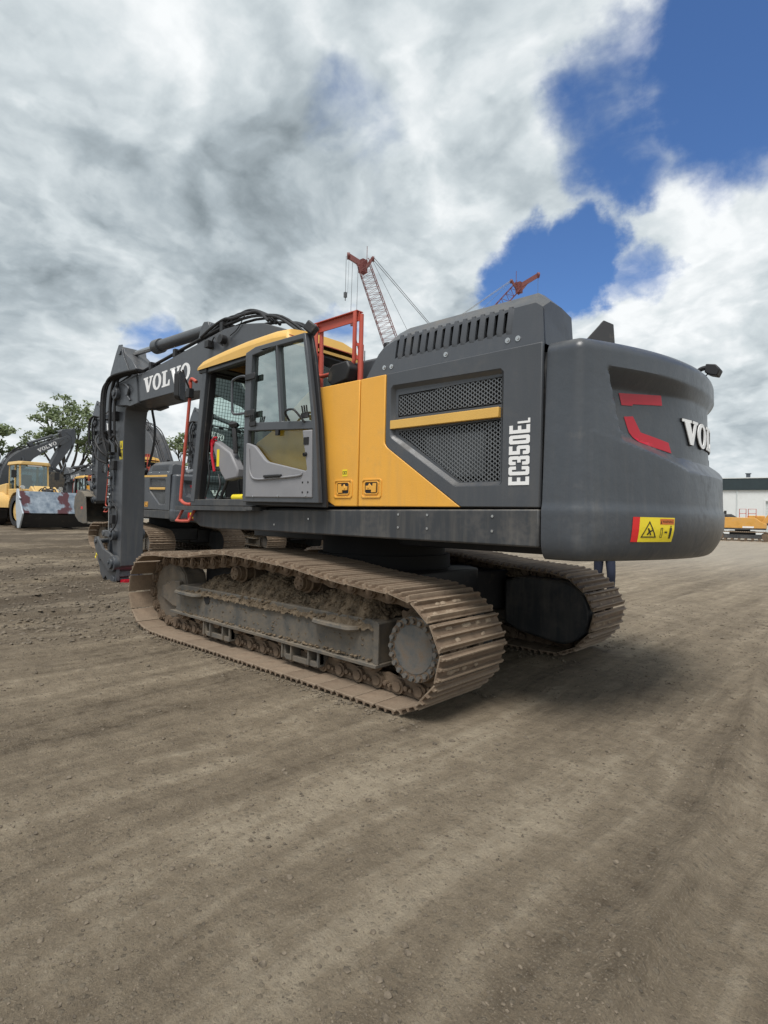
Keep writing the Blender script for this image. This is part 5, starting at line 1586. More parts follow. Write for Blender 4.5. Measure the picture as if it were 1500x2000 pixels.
def wheel_loader(loc, rz, label, bucket=True):
    r = empty('wheel_loader', loc, rz)
    tag(r, label, 'loader', 'wheel loaders in the yard')
    Yl = M['loader_yellow']
    q = MB(); q.box(-3.2, -.4, -.55, .55, .55, 1.25); q.box(-.5, 2.3, -.42, .42, .6, 1.2)
    q.build('chassis', M['black'], r, bevel=.03)
    q = MB(); q.py([(-3.3, 1.15), (-3.3, 1.9), (-3.1, 2.15), (-1.25, 2.3), (-1.25, 1.15)], -.85, .85)
    hd = q.build('engine_hood', Yl, r, bevel=.06, seg=3)
    q = MB(); q.py([(-3.5, .6), (-3.5, 1.3), (-3.2, 1.35), (-2.9, .6)], -.95, .95); q.build('rear_weight', Yl, r, bevel=.05)
    for sx_ in (-1.75, 1.75):
        for sy_ in (-1.08, 1.08):
            wheel('wheel', (sx_, sy_, .84), .84, .62, r)
        for sy_ in (-1, 1):
            q = MB(); c_ = [(sx_ + .98 * math.cos(a), .84 + .98 * math.sin(a)) for a in np.linspace(.15, math.pi - .15, 9)]
            i_ = [(sx_ + .93 * math.cos(a), .84 + .93 * math.sin(a)) for a in np.linspace(math.pi - .15, .15, 9)]
            q.py(c_ + i_, sy_ * .72, sy_ * 1.40); q.build('fender', Yl, r)
    # cab
    q = MB(); q.box(-1.25, .30, -.74, .74, 1.25, 2.0)
    cb = q.build('cab', Yl, r, bevel=.04)
    for x, y_, x2 in ((.26, .68, .16), (.26, -.68, .16), (-1.2, .68, -1.2), (-1.2, -.68, -1.2), (-.35, .70, -.35), (-.35, -.70, -.35)):
        q = MB(); q.bar((x, y_, 2.0), (x2, y_, 3.28), .07, .08, (0, 1, 0)); q.build('cab_post', Yl, cb)
    q = MB(); q.prism(cham(-1.4, -.82, .34, .82, .15), lambda p: (p[0], p[1], 3.28), lambda p: (p[0] * .96, p[1] * .94, 3.46)); q.build('cab_roof', Yl, cb, bevel=.03)
    q = MB(); q.box(.24, .30, -.35, .35, 3.20, 3.27); q.build('roof_light_bar', M['white'], cb)
    for pts_ in ([(.28, -.64, 1.95), (.28, .64, 1.95), (.18, .64, 3.26), (.18, -.64, 3.26)], [(.2, .70, 2.0), (-1.15, .70, 2.0), (-1.15, .70, 3.26), (.12, .70, 3.26)], [(.2, -.70, 2.0), (-1.15, -.70, 2.0), (-1.15, -.70, 3.26), (.12, -.70, 3.26)], [(-1.22, -.64, 2.0), (-1.22, .64, 2.0), (-1.22, .64, 3.26), (-1.22, -.64, 3.26)]):
        q = MB(); q.add(pts_, [(0, 1, 2, 3)]); q.build('cab_window', M['loader_glass'], cb, ang=0, fix=False)
    q = MB(); q.box(-.75, -.25, -.25, .25, 1.9, 2.1); q.py([(-.75, 2.0), (-.85, 2.8), (-.72, 2.8), (-.6, 2.0)], -.24, .24); q.build('seat', M['seat'], cb, bevel=.05)
    q = MB(); q.tube([(-.1, 0, 2.0), (.02, 0, 2.45)], .03, 8); q.build('steering_column', M['black'], cb)
    for sy_ in (-1, 1):
        q = MB(); q.tube([(.25, sy_ * .74, 3.1), (.45, sy_ * 1.05, 3.1), (.45, sy_ * 1.05, 2.5)], .018, 6); q.box(.43, .48, sy_ * 1.05 - .12, sy_ * 1.05 + .12, 2.55, 2.95); q.build('mirror', M['black'], cb)
        q = MB(); q.cyl((1.25, sy_ * .92, 2.05), (1.33, sy_ * .92, 2.05), .10, 14); q.cyl((1.0, sy_ * .92, 1.6), (1.25, sy_ * .92, 2.03), .03, 8); q.build('headlight', M['lens'], r)
    # front frame and lift arms
    q = MB(); q.py([(.75, .7), (.75, 1.95), (1.25, 2.15), (1.7, 1.7), (2.2, 1.1), (2.2, .6)], -.38, .38); q.build('front_frame', Yl, r, bevel=.03)
    for sy_ in (-1, 1):
        q = MB(); q.prism([(1.2, 2.0), (1.4, 2.12), (2.4, 1.55), (3.25, .62), (3.25, .40), (3.05, .40), (2.2, 1.25), (1.2, 1.75)], lambda p: (p[0], sy_ * .50, p[1]), lambda p: (p[0], sy_ * .60, p[1])); q.build('lift_arm', Yl, r, bevel=.015)
        q = MB(); q.cyl((1.2, sy_ * .46, .95), (2.1, sy_ * .46, 1.20), .08, 12); q.cyl((2.1, sy_ * .46, 1.2), (2.6, sy_ * .46, 1.32), .045, 10); q.build('lift_cylinder', Yl, r)
    q = MB(); q.prism([(2.1, 1.5), (2.3, 1.95), (2.5, 1.9), (2.5, 1.2), (2.3, 1.1)], lambda p: (p[0], -.08, p[1]), lambda p: (p[0], .08, p[1])); q.cyl((1.3, 0, 1.9), (2.35, 0, 1.85), .09, 12); q.build('tilt_linkage', M['black'], r, bevel=.01)
    for k in range(5):
        q = MB(); yy = -.3 + .15 * k
        q.tube([(1.3, yy, 1.7), (1.8, yy + .1, 2.0 + .08 * (k % 2)), (2.4, yy, 1.6), (2.9, yy * .8, 1.0)], .03, 6, smooth=5); q.build('hydraulic_hose', M['black'], r)
    if bucket:
        Wd = 1.78
        q = MB(); prof = [(3.25, 1.80), (3.35, 1.80), (3.80, .74), (3.70, .68), (3.20, .68), (3.15, 1.0)]
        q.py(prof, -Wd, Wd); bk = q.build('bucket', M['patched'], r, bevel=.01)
        q = MB(); q.py([(3.20, .679), (3.78, .679), (3.50, .06), (3.30, .05), (3.20, .35)], -Wd, Wd); q.build('bucket_underside_shade', M['black'], bk)  # lower bucket face, its underside shade put in as black colour
        for sy_ in (-1, 1):
            q = MB(); q.py([(3.15, 1.88), (3.32, 1.90), (3.45, 1.55), (3.62, 1.45), (3.50, 1.38), (3.98, .72), (3.60, .02), (3.35, .02), (3.12, 1.0)], sy_ * Wd, sy_ * (Wd + .07)); q.build('bucket_end_plate', M['plate_steel'], bk, bevel=.01)
    return r
M['loader_glass'] = glass_mat('loader_glass', (0.28, 0.40, 0.44), 0.12, 0.05)
M['plate_steel'] = mat('scuffed_pale_steel', (0.50, 0.55, 0.60), 0.4, metal=.3, dirt=(0.25, 0.27, 0.3), dirt_amt=.4, dirt_scale=5, var=.12)
lx, ly = 30.2, -4.9
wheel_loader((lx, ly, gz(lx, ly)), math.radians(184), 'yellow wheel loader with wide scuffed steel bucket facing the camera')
rx_, ry_ = .7, -51.6
wheel_loader((rx_, ry_, gz(rx_, ry_)), math.radians(-20), 'yellow wheel loader cut off by the right edge of the picture', bucket=False)

# old yellow excavator in front of the white building (right side towards us)
def old_excavator(loc, rz):
    r = empty('excavator', loc, rz)
    tag(r, 'small faded yellow crawler excavator parked in front of the white building', 'excavator', GRP)
    Yl = M['old_yellow']
    for sy_ in (-1, 1):
        q = MB(); loop = [(-1.75 + .42 * math.cos(a), .42 + .42 * math.sin(a)) for a in np.linspace(math.pi / 2, 1.5 * math.pi, 10)] + [(1.75 + .42 * math.cos(a), .42 + .42 * math.sin(a)) for a in np.linspace(-math.pi / 2, math.pi / 2, 10)]
        inn = [((x) * .95, .42 + (z - .42) * .86) for x, z in loop]
        q.plate(loop, [list(reversed(inn))], lambda u, v, d: (u, sy_ * 1.2 + d, v), -.3, .3)
        tk = q.build('track', M['link'], r)
        for k in range(24):
            a = k / 24
            x = -1.9 + 3.8 * a
            q = MB(); q.box(x - .05, x + .05, sy_ * 1.2 - .31, sy_ * 1.2 + .31, -.01, .04); q.build('track_shoe', M['shoe'], tk)
            q = MB(); q.box(x - .05, x + .05, sy_ * 1.2 - .31, sy_ * 1.2 + .31, .80, .87); q.build('track_shoe', M['shoe'], tk)
        q = MB(); q.box(-1.6, 1.6, sy_ * 1.2 - .2, sy_ * 1.2 + .2, .25, .58); q.build('track_frame', M['dark'], r, bevel=.03)
        for x in (-1.75, 1.75):
            q = MB(); q.cyl((x, sy_ * 1.2 - .28, .42), (x, sy_ * 1.2 + .28, .42), .33, 18); q.build('sprocket', M['link'], r, bevel=.01)
        for k in range(6):
            q = MB(); q.cyl((-1.3 + k * .52, sy_ * 1.2 - .26, .17), (-1.3 + k * .52, sy_ * 1.2 + .26, .17), .11, 10); q.build('track_roller', M['link'], r)
    q = MB(); q.box(-1, 1, -.9, .9, .5, .9); q.cyl((0, 0, .9), (0, 0, 1.05), .6, 20); q.build('car_body', M['dark'], r)
    q = MB(); q.box(-2.0, 1.75, -1.3, 1.3, 1.02, 1.14); dk = q.build('deck', M['dark'], r)
    q = MB(); q.py([(-2.0, 1.14), (-2.0, 2.1), (-.1, 2.1), (.9, 2.1), (1.35, 1.75), (1.8, 1.55), (1.8, 1.14)], -1.3, -.4); q.build('side_body', Yl, r, bevel=.04)
    q = MB(); q.py([(-2.0, 1.14), (-2.0, 2.1), (-.1, 2.1), (-.1, 1.14)], -.4, 1.3); q.build('engine_body', Yl, r, bevel=.04)
    q = MB(); q.py([(-1.9, 2.1), (-1.85, 2.38), (-.85, 2.40), (-.4, 2.1)], -1.2, .9); q.build('engine_hood', M['dark'], r, bevel=.04)
    q = MB(); q.box(-2.3, -2.0, -1.25, 1.25, 1.05, 2.12); q.build('counterweight', Yl, r, bevel=.10, seg=3)
    q = MB(); q.box(-2.25, -2.05, -1.268, -1.262, 1.55, 1.95); q.build('white_panel', M['white'], r)
    q = MB(); q.box(.0, .85, -1.312, -1.302, 1.18, 1.32); q.build('white_panel', M['white'], r)
    q = MB(); q.box(-1.45, -1.25, -.6, -.4, 2.35, 2.70); q.build('exhaust', M['black'], r)
    for x0, x1 in ((-.25, .25), (.42, 1.0)):
        q = MB(); q.tube([(x0, -1.15, 2.1), (x0, -1.15, 2.85), (x1, -1.15, 2.85), (x1, -1.15, 2.1)], .03, 6); q.tube([(x0, -1.15, 2.45), (x1, -1.15, 2.45)], .025, 6); q.build('handrail', M['rail'], r)
    q = MB(); q.box(.35, 1.7, .45, 1.3, 1.14, 2.3); q.build('cab', Yl, r, bevel=.06)
    q = MB(); q.py([(1.3, 1.5), (1.9, 2.4), (2.9, 3.0), (4.3, 2.95), (6.5, 2.2), (6.5, 1.9), (4.3, 2.45), (2.9, 2.4), (1.7, 1.3)], -.22, .22); q.build('boom', Yl, r, bevel=.02)
    q = MB(); q.cyl((2.8, 0, 3.15), (5.0, 0, 3.05), .12, 12); q.cyl((5.0, 0, 3.05), (6.6, 0, 2.7), .06, 8); q.build('arm_cylinder', M['dark'], r)
    q = MB(); q.py([(6.3, 2.9), (6.7, 2.8), (6.5, 0.5), (6.2, .5)], -.2, .2); q.build('arm', Yl, r, bevel=.02)
    for sy_ in (-1, 1):
        q = MB(); q.cyl((1.5, sy_ * .3, 1.2), (2.7, sy_ * .3, 2.3), .09, 10); q.build('boom_cylinder', M['dark'], r)
    return r
ox, oy = 6.35, -55.1
old_excavator((ox, oy, gz(ox, oy)), math.radians(-170))

# ------------------------------------------------------------------ buildings
M['wall_white'] = mat('white_rendered_wall', (0.66, 0.68, 0.68), 0.75, dirt=(0.52, 0.52, 0.50), dirt_amt=.35, dirt_scale=.35, var=.03)
M['fascia'] = mat('dark_green_fascia', (0.020, 0.034, 0.040), 0.5, var=.05)
M['roller'] = mat('roller_door_paint', (0.56, 0.60, 0.60), 0.5, var=.03)
def hall(name, loc, rz, L, dpt, H, fas, label, doors=(), cat='building'):
    r = empty(name, loc, rz)
    tag(r, label, cat, 'industrial halls round the yard')
    q = MB(); outer = [(-L / 2, -.6), (L / 2, -.6), (L / 2, H), (-L / 2, H)]
    q.plate(outer, [[(a, .02), (a, hh), (b_, hh), (b_, .02)] for a, b_, hh in doors], lambda u, v, d: (u, -d, v), 0, .3)
    q.box(-L / 2, L / 2, dpt - .3, dpt, -.6, H); q.box(-L / 2, -L / 2 + .3, .001, dpt - .301, -.6, H); q.box(L / 2 - .3, L / 2, .001, dpt - .301, -.6, H)
    q.build('wall', M['wall_white'], r, ang=0)
    q = MB(); q.box(-L / 2 - .25, L / 2 + .25, -.50, dpt + .25, H, H + fas)
    rf = q.build('roof', M['fascia'], r)
    q = MB(); q.box(-L / 2 - .3, L / 2 + .3, -.56, dpt + .3, H + fas, H + fas + .10); q.build('roof_coping', M['wall_white'], rf)
    for x in np.arange(-L / 2 + 6, L / 2 - 4, 11.3):
        q = MB(); q.box(x, x + .5, dpt * .3, dpt * .3 + .5, H + fas + .1, H + fas + 1.1); q.box(x - .1, x + .6, dpt * .3 - .1, dpt * .3 + .6, H + fas + 1.1, H + fas + 1.2); q.build('roof_vent', M['cast'], rf)
    for a, b_, hh in doors:
        q = MB()
        n = int(hh / .3)
        for k in range(n):
            q.box(a, b_, -.12 - .02 * (k % 2), -.08, .02 + k * hh / n, .02 + (k + 1) * hh / n - .015)
        d_ = q.build('roller_door', M['roller'], r)
        q = MB(); q.box(a - .18, a, -.345, -.301, .0, hh + .18); q.box(b_, b_ + .18, -.345, -.301, .0, hh + .18); q.box(a, b_, -.345, -.301, hh, hh + .18); q.build('door_frame', M['wall_white'], d_)
    for x in np.arange(-L / 2 + 3, L / 2, 9.0):
        q = MB(); q.cyl((x, -.36, .1), (x, -.36, H), .06, 8); q.build('downpipe', M['roller'], r)
    return r
hall('white_building', (20.0, -76.0, -.05), math.radians(190) - math.pi * 0, 60, 24, 5.75, 1.45, 'long low white building with dark green roof edge beyond the right end of the yard', doors=((12.0, 17.5, 4.4), (-2, 3, 4.4)))
hall('grey_warehouse', (84, -25.5, .8), math.radians(-72), 46, 18, 5.6, .35, 'pale low warehouse far behind the arm of the big excavator', doors=())

# ------------------------------------------------------------------ trees
M['bark'] = mat('tree_bark', (0.050, 0.042, 0.034), 0.9, var=.2)
def leaf_mat(name, a, b_):
    m = bpy.data.materials.new(name); m.use_nodes = True
    t = NT(m.node_tree); bs = m.node_tree.nodes['Principled BSDF']
    P = t.n('ShaderNodeTexCoord').outputs['Object']
    c = t.mix(t.rng(t.noise(P, .9, 5, .6), .35, .65), a, b_)
    g_ = t.n('ShaderNodeObjectInfo')
    t.l(c, bs.inputs['Base Color']); bs.inputs['Roughness'].default_value = .6
    tr = t.n('ShaderNodeBsdfTranslucent'); t.l(c, tr.inputs[0])
    mx = t.n('ShaderNodeMixShader'); mx.inputs[0].default_value = .35
    out = m.node_tree.nodes['Material Output']
    t.l(bs.outputs[0], mx.inputs[1]); t.l(tr.outputs[0], mx.inputs[2]); t.l(mx.outputs[0], out.inputs[0])
    return m
M['leaf'] = leaf_mat('tree_leaf', (0.10, 0.14, 0.06), (0.24, 0.29, 0.14))
def tree(loc, H, lobes, label, n_leaf=2600, leaf=.16, seed=1):
    r_ = random.Random(seed)
    root = empty('deciduous_tree', loc)
    tag(root, label, 'tree', 'trees beyond the parked machines')
    tk = MB()
    base = Vector((0, 0, -.2)); fork = Vector((r_.uniform(-.3, .3), r_.uniform(-.3, .3), H * .30))
    tk.tube([base, fork * .5 + Vector((.1, 0, 0)), fork], lambda t_: .30 - .10 * t_, 10, smooth=4)
    ends = []
    for (cx, cy, cz, rr_) in lobes:
        c_ = Vector((cx, cy, cz))
        mid = fork.lerp(c_, .5) + Vector((r_.uniform(-.4, .4), r_.uniform(-.4, .4), -.3))
        tk.tube([fork - Vector((0, 0, .2)), mid, c_], lambda t_: .15 - .10 * t_, 7, smooth=5)
        for k in range(7):
            v = Vector((r_.gauss(0, 1), r_.gauss(0, 1), r_.gauss(.25, .8))).normalized() * rr_ * r_.uniform(.6, .95)
            s_ = mid.lerp(c_, r_.uniform(.3, 1))
            tk.tube([s_, s_.lerp(c_ + v, .5) + Vector((0, 0, .15)), c_ + v], lambda t_: .055 - .042 * t_, 5, smooth=3)
            ends.append((c_ + v, rr_ * .30))
    tk.build('trunk', M['bark'], root)
    cr = MB(); per = n_leaf // max(1, len(ends))
    for e, rad in ends:
        for s2 in range(3):
            c2 = e + Vector((r_.gauss(0, rad * .7), r_.gauss(0, rad * .7), r_.gauss(0, rad * .5)))
            for k in range(per // 3):
                p = c2 + Vector((r_.gauss(0, rad * .45), r_.gauss(0, rad * .45), r_.gauss(0, rad * .32)))
                a = Vector((r_.gauss(0, 1), r_.gauss(0, 1), r_.gauss(0, .6))).normalized(); b_ = a.orthogonal().normalized()
                sz = leaf * r_.uniform(.6, 1.3)
                cr.add([p - a * sz, p - b_ * sz * .55, p + a * sz, p + b_ * sz * .55], [(0, 1, 2, 3)])
    cr.build('crown', M['leaf'], root, ang=0, fix=False)
    return root
# lateral axis seen from the camera
def lat(a, h, dep=0.0):
    v = Vector((-0.40, -0.92, 0)) * a + Vector((0.92, -0.40, 0)) * dep
    return (v.x, v.y, h)
tree((52.3, -14.0, 1.0), 11, [(*lat(-1.6, 8.4), 1.6), (*lat(-.5, 9.6, .5), 1.6), (*lat(.9, 8.6), 1.6), (*lat(-2.3, 6.6, -.5), 1.3), (*lat(2.4, 7.6, .4), 1.5), (*lat(3.3, 6.0), 1.3), (*lat(1.6, 6.6, 1), 1.4), (*lat(-.6, 7.2, -1), 1.4)], 'tall airy green tree with open crown standing right behind the raised dark boom', 4300, .16, 3)
tree((50.5, -17.6, 1.0), 8, [(*lat(-1.2, 5.9), 1.3), (*lat(.2, 6.6), 1.3), (*lat(1.2, 5.2), 1.2), (*lat(-.6, 4.5), 1.1), (*lat(1.5, 3.9), 1.0), (*lat(-1.4, 4.0), 1.0)], 'smaller green tree between the tall airy tree and the upright excavator arms', 3200, .16, 5)
tree((51.0, -7.2, 1.0), 7, [(*lat(-2.0, 6.2), 1.6), (*lat(-.4, 7.2), 1.5), (*lat(.9, 6.3), 1.3), (*lat(1.9, 4.9), 1.2), (*lat(0, 4.6), 1.3), (*lat(-1.6, 4.2), 1.3)], 'green tree cut off by the left edge of the picture', 3600, .16, 8)
tree((52.0, -27.0, 1.0), 9, [(*lat(-2.2, 6.8), 1.5), (*lat(-.7, 7.6), 1.4), (*lat(.9, 6.8), 1.4), (*lat(2.2, 5.8), 1.3), (*lat(0, 5.2), 1.3)], 'green tree showing between the upright arm and the red grab rail', 3200, .16, 11)

# ------------------------------------------------------------------ lattice cranes
M['crane_red'] = mat('crane_red_paint', (0.16, 0.042, 0.038), 0.6, dirt=(0.14, 0.06, 0.05), dirt_amt=.4, dirt_scale=1, var=.1)
M['cable'] = mat('steel_cable', (0.12, 0.125, 0.13), 0.5, metal=.4)
def lattice(m, p0, p1, w0, w1, n, side, rc=.06, rl=.026):
    p0 = Vector(p0); p1 = Vector(p1); d = (p1 - p0).normalized()
    a = Vector(side).normalized(); a = (a - d * a.dot(d)).normalized(); b_ = d.cross(a)
    C4 = [(1, 1), (1, -1), (-1, -1), (-1, 1)]
    def cor(t_, k):
        w_ = w0 + (w1 - w0) * t_
        return p0.lerp(p1, t_) + (a * C4[k][0] + b_ * C4[k][1]) * w_ / 2
    for k in range(4):
        m.tube([cor(0, k), cor(1, k)], rc, 5)
    for i in range(n):
        t0, t1 = i / n, (i + 1) / n
        for k in range(4):
            k2 = (k + 1) % 4
            m.tube([cor(t0, k), cor((t0 + t1) / 2, k2)], rl, 4); m.tube([cor((t0 + t1) / 2, k2), cor(t1, k)], rl, 4)
            if i % 2 == 0: m.tube([cor(t0, k), cor(t0, k2)], rl, 4)
def crane(foot, tip, jibdir, label, w_, jl=2.3, jh=1.0):
    foot = Vector(foot); tip = Vector(tip)
    root = empty('lattice_crane', tuple(foot)); tag(root, label, 'crane', 'red lattice cranes')
    L_ = lambda v: Vector(v) - foot
    jd = Vector(jibdir).normalized()
    side = jd
    m = MB(); lattice(m, L_(foot + Vector((0, 0, 2))), L_(tip), w_ * .9, w_ * .55, 44, side)
    b_ = m.build('lattice_boom', M['crane_red'], root, ang=60)
    m = MB()
    jt = tip + jd * jl + Vector((0, 0, jh))
    m.bar(L_(tip - jd * .7 - Vector((0, 0, .8))), L_(jt), .5, .75); m.cyl(L_(jt) - Vector((.15, .15, 0)), L_(jt) + Vector((.15, .15, 0)), .52, 14)
    m.bar(L_(tip - jd * .2 - Vector((0, 0, 1.8))), L_(tip + (jt - tip) * .55), .4, .5)
    m.bar(L_(tip - Vector((0, 0, 1.5))), L_(tip - jd * 1.6 + Vector((0, 0, .9))), .35, .40)
    m.cyl(L_(tip - jd * 1.6 + Vector((-.1, -.1, .6))), L_(tip - jd * 1.6 + Vector((.1, .1, .6))), .40, 12)
    m.box(*[c for q in zip(L_(tip) - Vector((.5, .5, 1.6)), L_(tip) + Vector((.5, .5, .4))) for c in q])
    m.tube([L_(tip - jd * .6), L_(tip - jd * .6 + Vector((0, 0, 2.6)))], .05, 5)
    m.build('boom_head', M['crane_red'], b_)
    # pendants from the head back to the mast
    back = foot - jd * 16 + Vector((0, 0, 9))
    for o_ in (-.35, .35):
        q = MB(); q.tube([L_(tip - jd * 1.6 + Vector((0, 0, .7))) + Vector((o_, -o_, 0)), L_(back)], .045, 5); q.build('pendant_rope', M['cable'], root)
    q = MB(); q.tube([L_(tip - jd * 1.2 + Vector((0, 0, .9))), L_(foot - jd * 6 + Vector((0, 0, 5)))], .03, 5); q.build('pendant_rope', M['cable'], root)
    q = MB(); q.bar(L_(foot - jd * 3 + Vector((0, 0, 2.5))), L_(back), .5, .5); q.build('mast', M['crane_red'], root)
    # machine on the ground, hidden behind the excavator
    q = MB(); q.box(-4, 2, -1.7, 1.7, 1.5, 4.2); q.build('crane_house', M['crane_red'], root, bevel=.1)
    for s_ in (-1, 1):
        q = MB(); q.prism([(-3.4, .1), (-3.9, .6), (-3.4, 1.2), (3.4, 1.2), (3.9, .6), (3.4, .1)], lambda p: (p[0], s_ * 2.2 - .45, p[1]), lambda p: (p[0], s_ * 2.2 + .45, p[1])); q.build('track', M['link'], root, bevel=.05)
    return root, jt, L_
SL = -RIGHT.normalized()                       # the hooks hang to the left of the boom
SL = Vector((SL.x, SL.y, 0)).normalized()
ct = Vector((58.6, -58.1, 41.0))
cr_dir = (Vector((50.05, -55.61, 28.43)) - ct)
foot1 = ct + Vector((SL.x * -14.3, SL.y * -14.3, 0)); foot1.z = 0.4
r1, jt1, L1 = crane(foot1, ct, SL, 'tall red lattice crane rising behind the red handrail with two hanging hooks', 3.4)
q = MB()
hb = jt1 - Vector((0, 0, 5.8))
q.tube([L1(jt1 + SL * .35), L1(hb + SL * .35)], .035, 5); q.tube([L1(jt1 - SL * .1), L1(hb)], .02, 5); q.build('hoist_rope', M['cable'], r1)
q = MB(); q.box(*[c for z in zip(L1(hb + SL * .35) - Vector((.2, .2, .7)), L1(hb + SL * .35) + Vector((.2, .2, .1))) for c in z]); q.tube([L1(hb + SL * .35 - Vector((0, 0, .7))), L1(hb + SL * .35 - Vector((0, 0, 1.2)))], .07, 6); q.build('hook', M['cable'], r1)
hb2 = ct + SL * 1.3 - Vector((0, 0, 8.4))
for o_ in (-.45, .45):
    q = MB(); q.tube([L1(ct + SL * (1.2 + o_)), L1(hb2 + SL * o_)], .035, 5); q.build('hoist_rope', M['cable'], r1)
q = MB(); v_ = L1(hb2)
q.cyl(v_ + FWD * .25, v_ - FWD * .25, .75, 18); q.prism([(-.7, 0), (.7, 0), (.45, -1.5), (-.45, -1.5)], lambda p: tuple(v_ + RIGHT * p[0] + Vector((0, 0, p[1])) + FWD * .25), lambda p: tuple(v_ + RIGHT * p[0] + Vector((0, 0, p[1])) - FWD * .25))
hk = q.build('hook_block', M['crane_red'], r1)
for k in range(3):
    q = MB(); zc = .25 - k * .5
    q.add([tuple(v_ - FWD * .262 + RIGHT * a + Vector((0, 0, zc + b_))) for a, b_ in ((-.5, -.12), (0, .2), (.5, -.12), (.5, .08), (0, .42), (-.5, .08))], [(0, 1, 4, 5), (1, 2, 3, 4)]); q.build('chevron_stripe', M['white'], hk, ang=0, fix=False)
q = MB(); q.tube([v_ - Vector((0, 0, 1.5)), v_ - Vector((0, 0, 5.4))], .05, 5); q.tube([v_ - Vector((0, 0, 5.2)), v_ - Vector((0, 0, 6.2))], .16, 6); q.build('hook', M['cable'], hk)
ct2 = Vector((50.0, -93.8, 46.6)) + SL * 1.3 - Vector((0, 0, .1))
SR = -SL
foot2 = ct2 + Vector((SL.x * 38, SL.y * 38, 0)); foot2.z = 0.3
r2, jt2, L2_ = crane(foot2, ct2, SR, 'second red lattice crane whose head shows just above the engine hood', 2.7, 3.6, 1.9)
q = MB(); q.tube([L2_(jt2), L2_(jt2 - Vector((0, 0, 5)))], .03, 5); q.build('hoist_rope', M['cable'], r2)

# ------------------------------------------------------------------ person behind the machine
M['navy'] = mat('navy_trousers', (0.012, 0.018, 0.040), 0.8, var=.1, bump=.004, bscale=30)
M['shirt'] = mat('grey_shirt', (0.20, 0.21, 0.22), 0.85, var=.06)
M['skin'] = mat('skin', (0.52, 0.32, 0.23), 0.55, var=.03)
M['hair'] = mat('short_dark_hair', (0.03, 0.02, 0.015), 0.8)
M['boot'] = mat('work_boots', (0.06, 0.04, 0.025), 0.7)
def skinned(name, verts, edges, radii, mt, parent, root_i=0, lv=2):
    me_ = bpy.data.meshes.new(name); me_.from_pydata(verts, edges, [])
    me_.materials.append(mt)
    o = bpy.data.objects.new(name, me_); C.objects.link(o)
    if parent: o.parent = parent
    md = o.modifiers.new('skin', 'SKIN'); md.use_smooth_shade = True
    for i, sv in enumerate(me_.skin_vertices[0].data):
        sv.radius = radii[i] if isinstance(radii[i], tuple) else (radii[i], radii[i]); sv.use_root = (i == root_i)
    sb = o.modifiers.new('subdivision', 'SUBSURF'); sb.levels = lv; sb.render_levels = lv
    return o
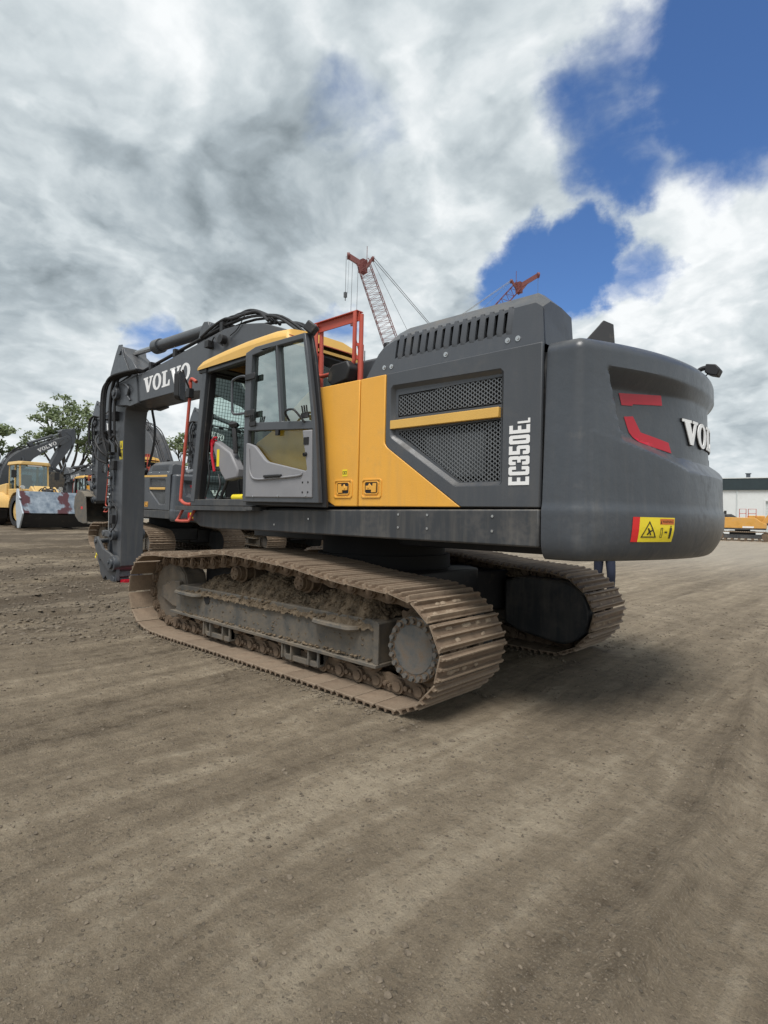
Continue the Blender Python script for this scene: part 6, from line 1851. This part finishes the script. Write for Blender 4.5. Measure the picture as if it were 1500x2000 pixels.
def person(loc, rz):
    V = [(0, 0, .96), (0, 0, 1.15), (0, 0, 1.32), (0, 0, 1.46), (.01, 0, 1.54), (.02, 0, 1.62), (.02, 0, 1.70),
         (0, .10, .90), (.10, .12, .50), (-.02, .13, .10), (.10, .13, .04),
         (0, -.10, .90), (-.02, -.11, .50), (-.20, -.12, .12), (-.10, -.12, .05),
         (0, .18, 1.42), (-.03, .25, 1.15), (.10, .26, .93), (0, -.18, 1.42), (-.02, -.25, 1.15), (.12, -.25, .95)]
    E = [(0, 1), (1, 2), (2, 3), (3, 4), (4, 5), (5, 6), (0, 7), (7, 8), (8, 9), (9, 10), (0, 11), (11, 12), (12, 13), (13, 14), (3, 15), (15, 16), (16, 17), (3, 18), (18, 19), (19, 20)]
    R_ = [(.12, .15), (.11, .15), (.12, .17), (.07, .09), .055, .085, .085, .095, .065, .045, .035, .095, .065, .045, .035, .06, .045, .032, .06, .045, .032]
    b_ = skinned('person', V, E, R_, M['skin'], None)
    b_.location = loc; b_.rotation_euler = (0, 0, rz)
    tag(b_, 'person in navy trousers standing behind the counterweight, only the legs showing', 'person')
    skinned('trousers', [(0, 0, .98), (0, .10, .90), (.10, .12, .50), (-.02, .13, .12), (0, -.10, .90), (-.02, -.11, .50), (-.20, -.12, .14)], [(0, 1), (1, 2), (2, 3), (0, 4), (4, 5), (5, 6)], [(.135, .165), .112, .088, .078, .112, .088, .078], M['navy'], b_)
    skinned('shirt', [(0, 0, .94), (0, 0, 1.15), (0, 0, 1.32), (0, 0, 1.46), (0, .18, 1.42), (-.02, .23, 1.22), (0, -.18, 1.42), (-.02, -.23, 1.22)], [(0, 1), (1, 2), (2, 3), (3, 4), (4, 5), (3, 6), (6, 7)], [(.14, .175), (.135, .17), (.14, .185), (.08, .10), .075, .065, .075, .065], M['shirt'], b_)
    q = MB(); q.rock((.0, 0, 1.74), .17, sq=(1.1, .95, .7)); h_ = q.build('hair', M['hair'], b_, ang=80)
    for (x, y_) in ((-.02, .13), (-.20, -.12)):
        q = MB(); q.box(x - .09, x + .20, y_ - .05, y_ + .05, 0, .07); q.box(x - .08, x + .06, y_ - .055, y_ + .055, .05, .18); q.build('boot', M['boot'], b_, bevel=.025, seg=3)
    for s_ in (-1, 1):
        q = MB(); q.cyl((.095, s_ * .032, 1.66), (.105, s_ * .032, 1.66), .012, 8); q.build('eye', M['black'], b_)
    q = MB(); q.prism([(-.02, 0), (.02, 0), (0, .05)], lambda p: (.10, p[0], 1.61 + p[1]), lambda p: (.125, p[0] * .6, 1.615 + p[1] * .5)); q.build('nose', M['skin'], b_)
    q = MB(); q.box(.090, .103, -.022, .022, 1.575, 1.583); q.build('mouth', M['label_red'], b_)
    for s_ in (-1, 1):
        base = Vector((.10, s_ * .255, .93))
        for k in range(4):
            f0 = base + Vector((.03 - .018 * k, 0, -.06)); L = (.065, .075, .07, .055)[k]
            skinned('finger', [tuple(f0), tuple(f0 + Vector((.005, 0, -L * .5))), tuple(f0 + Vector((.022, 0, -L)))], [(0, 1), (1, 2)], [.009, .008, .007], M['skin'], b_, lv=1)
        skinned('palm', [tuple(base + Vector((0, 0, .03))), tuple(base + Vector((.005, 0, -.03))), tuple(base + Vector((.005, 0, -.07)))], [(0, 1), (1, 2)], [.022, (.018, .038), (.015, .038)], M['skin'], b_, lv=1)
        skinned('thumb', [tuple(base + Vector((.03, 0, -.01))), tuple(base + Vector((.055, 0, -.045))), tuple(base + Vector((.06, 0, -.07)))], [(0, 1), (1, 2)], [.010, .009, .008], M['skin'], b_, lv=1)
    return b_
px_, py_ = -.25, -6.25
person((px_, py_, gz(px_, py_)), math.radians(120))
build_front(main)
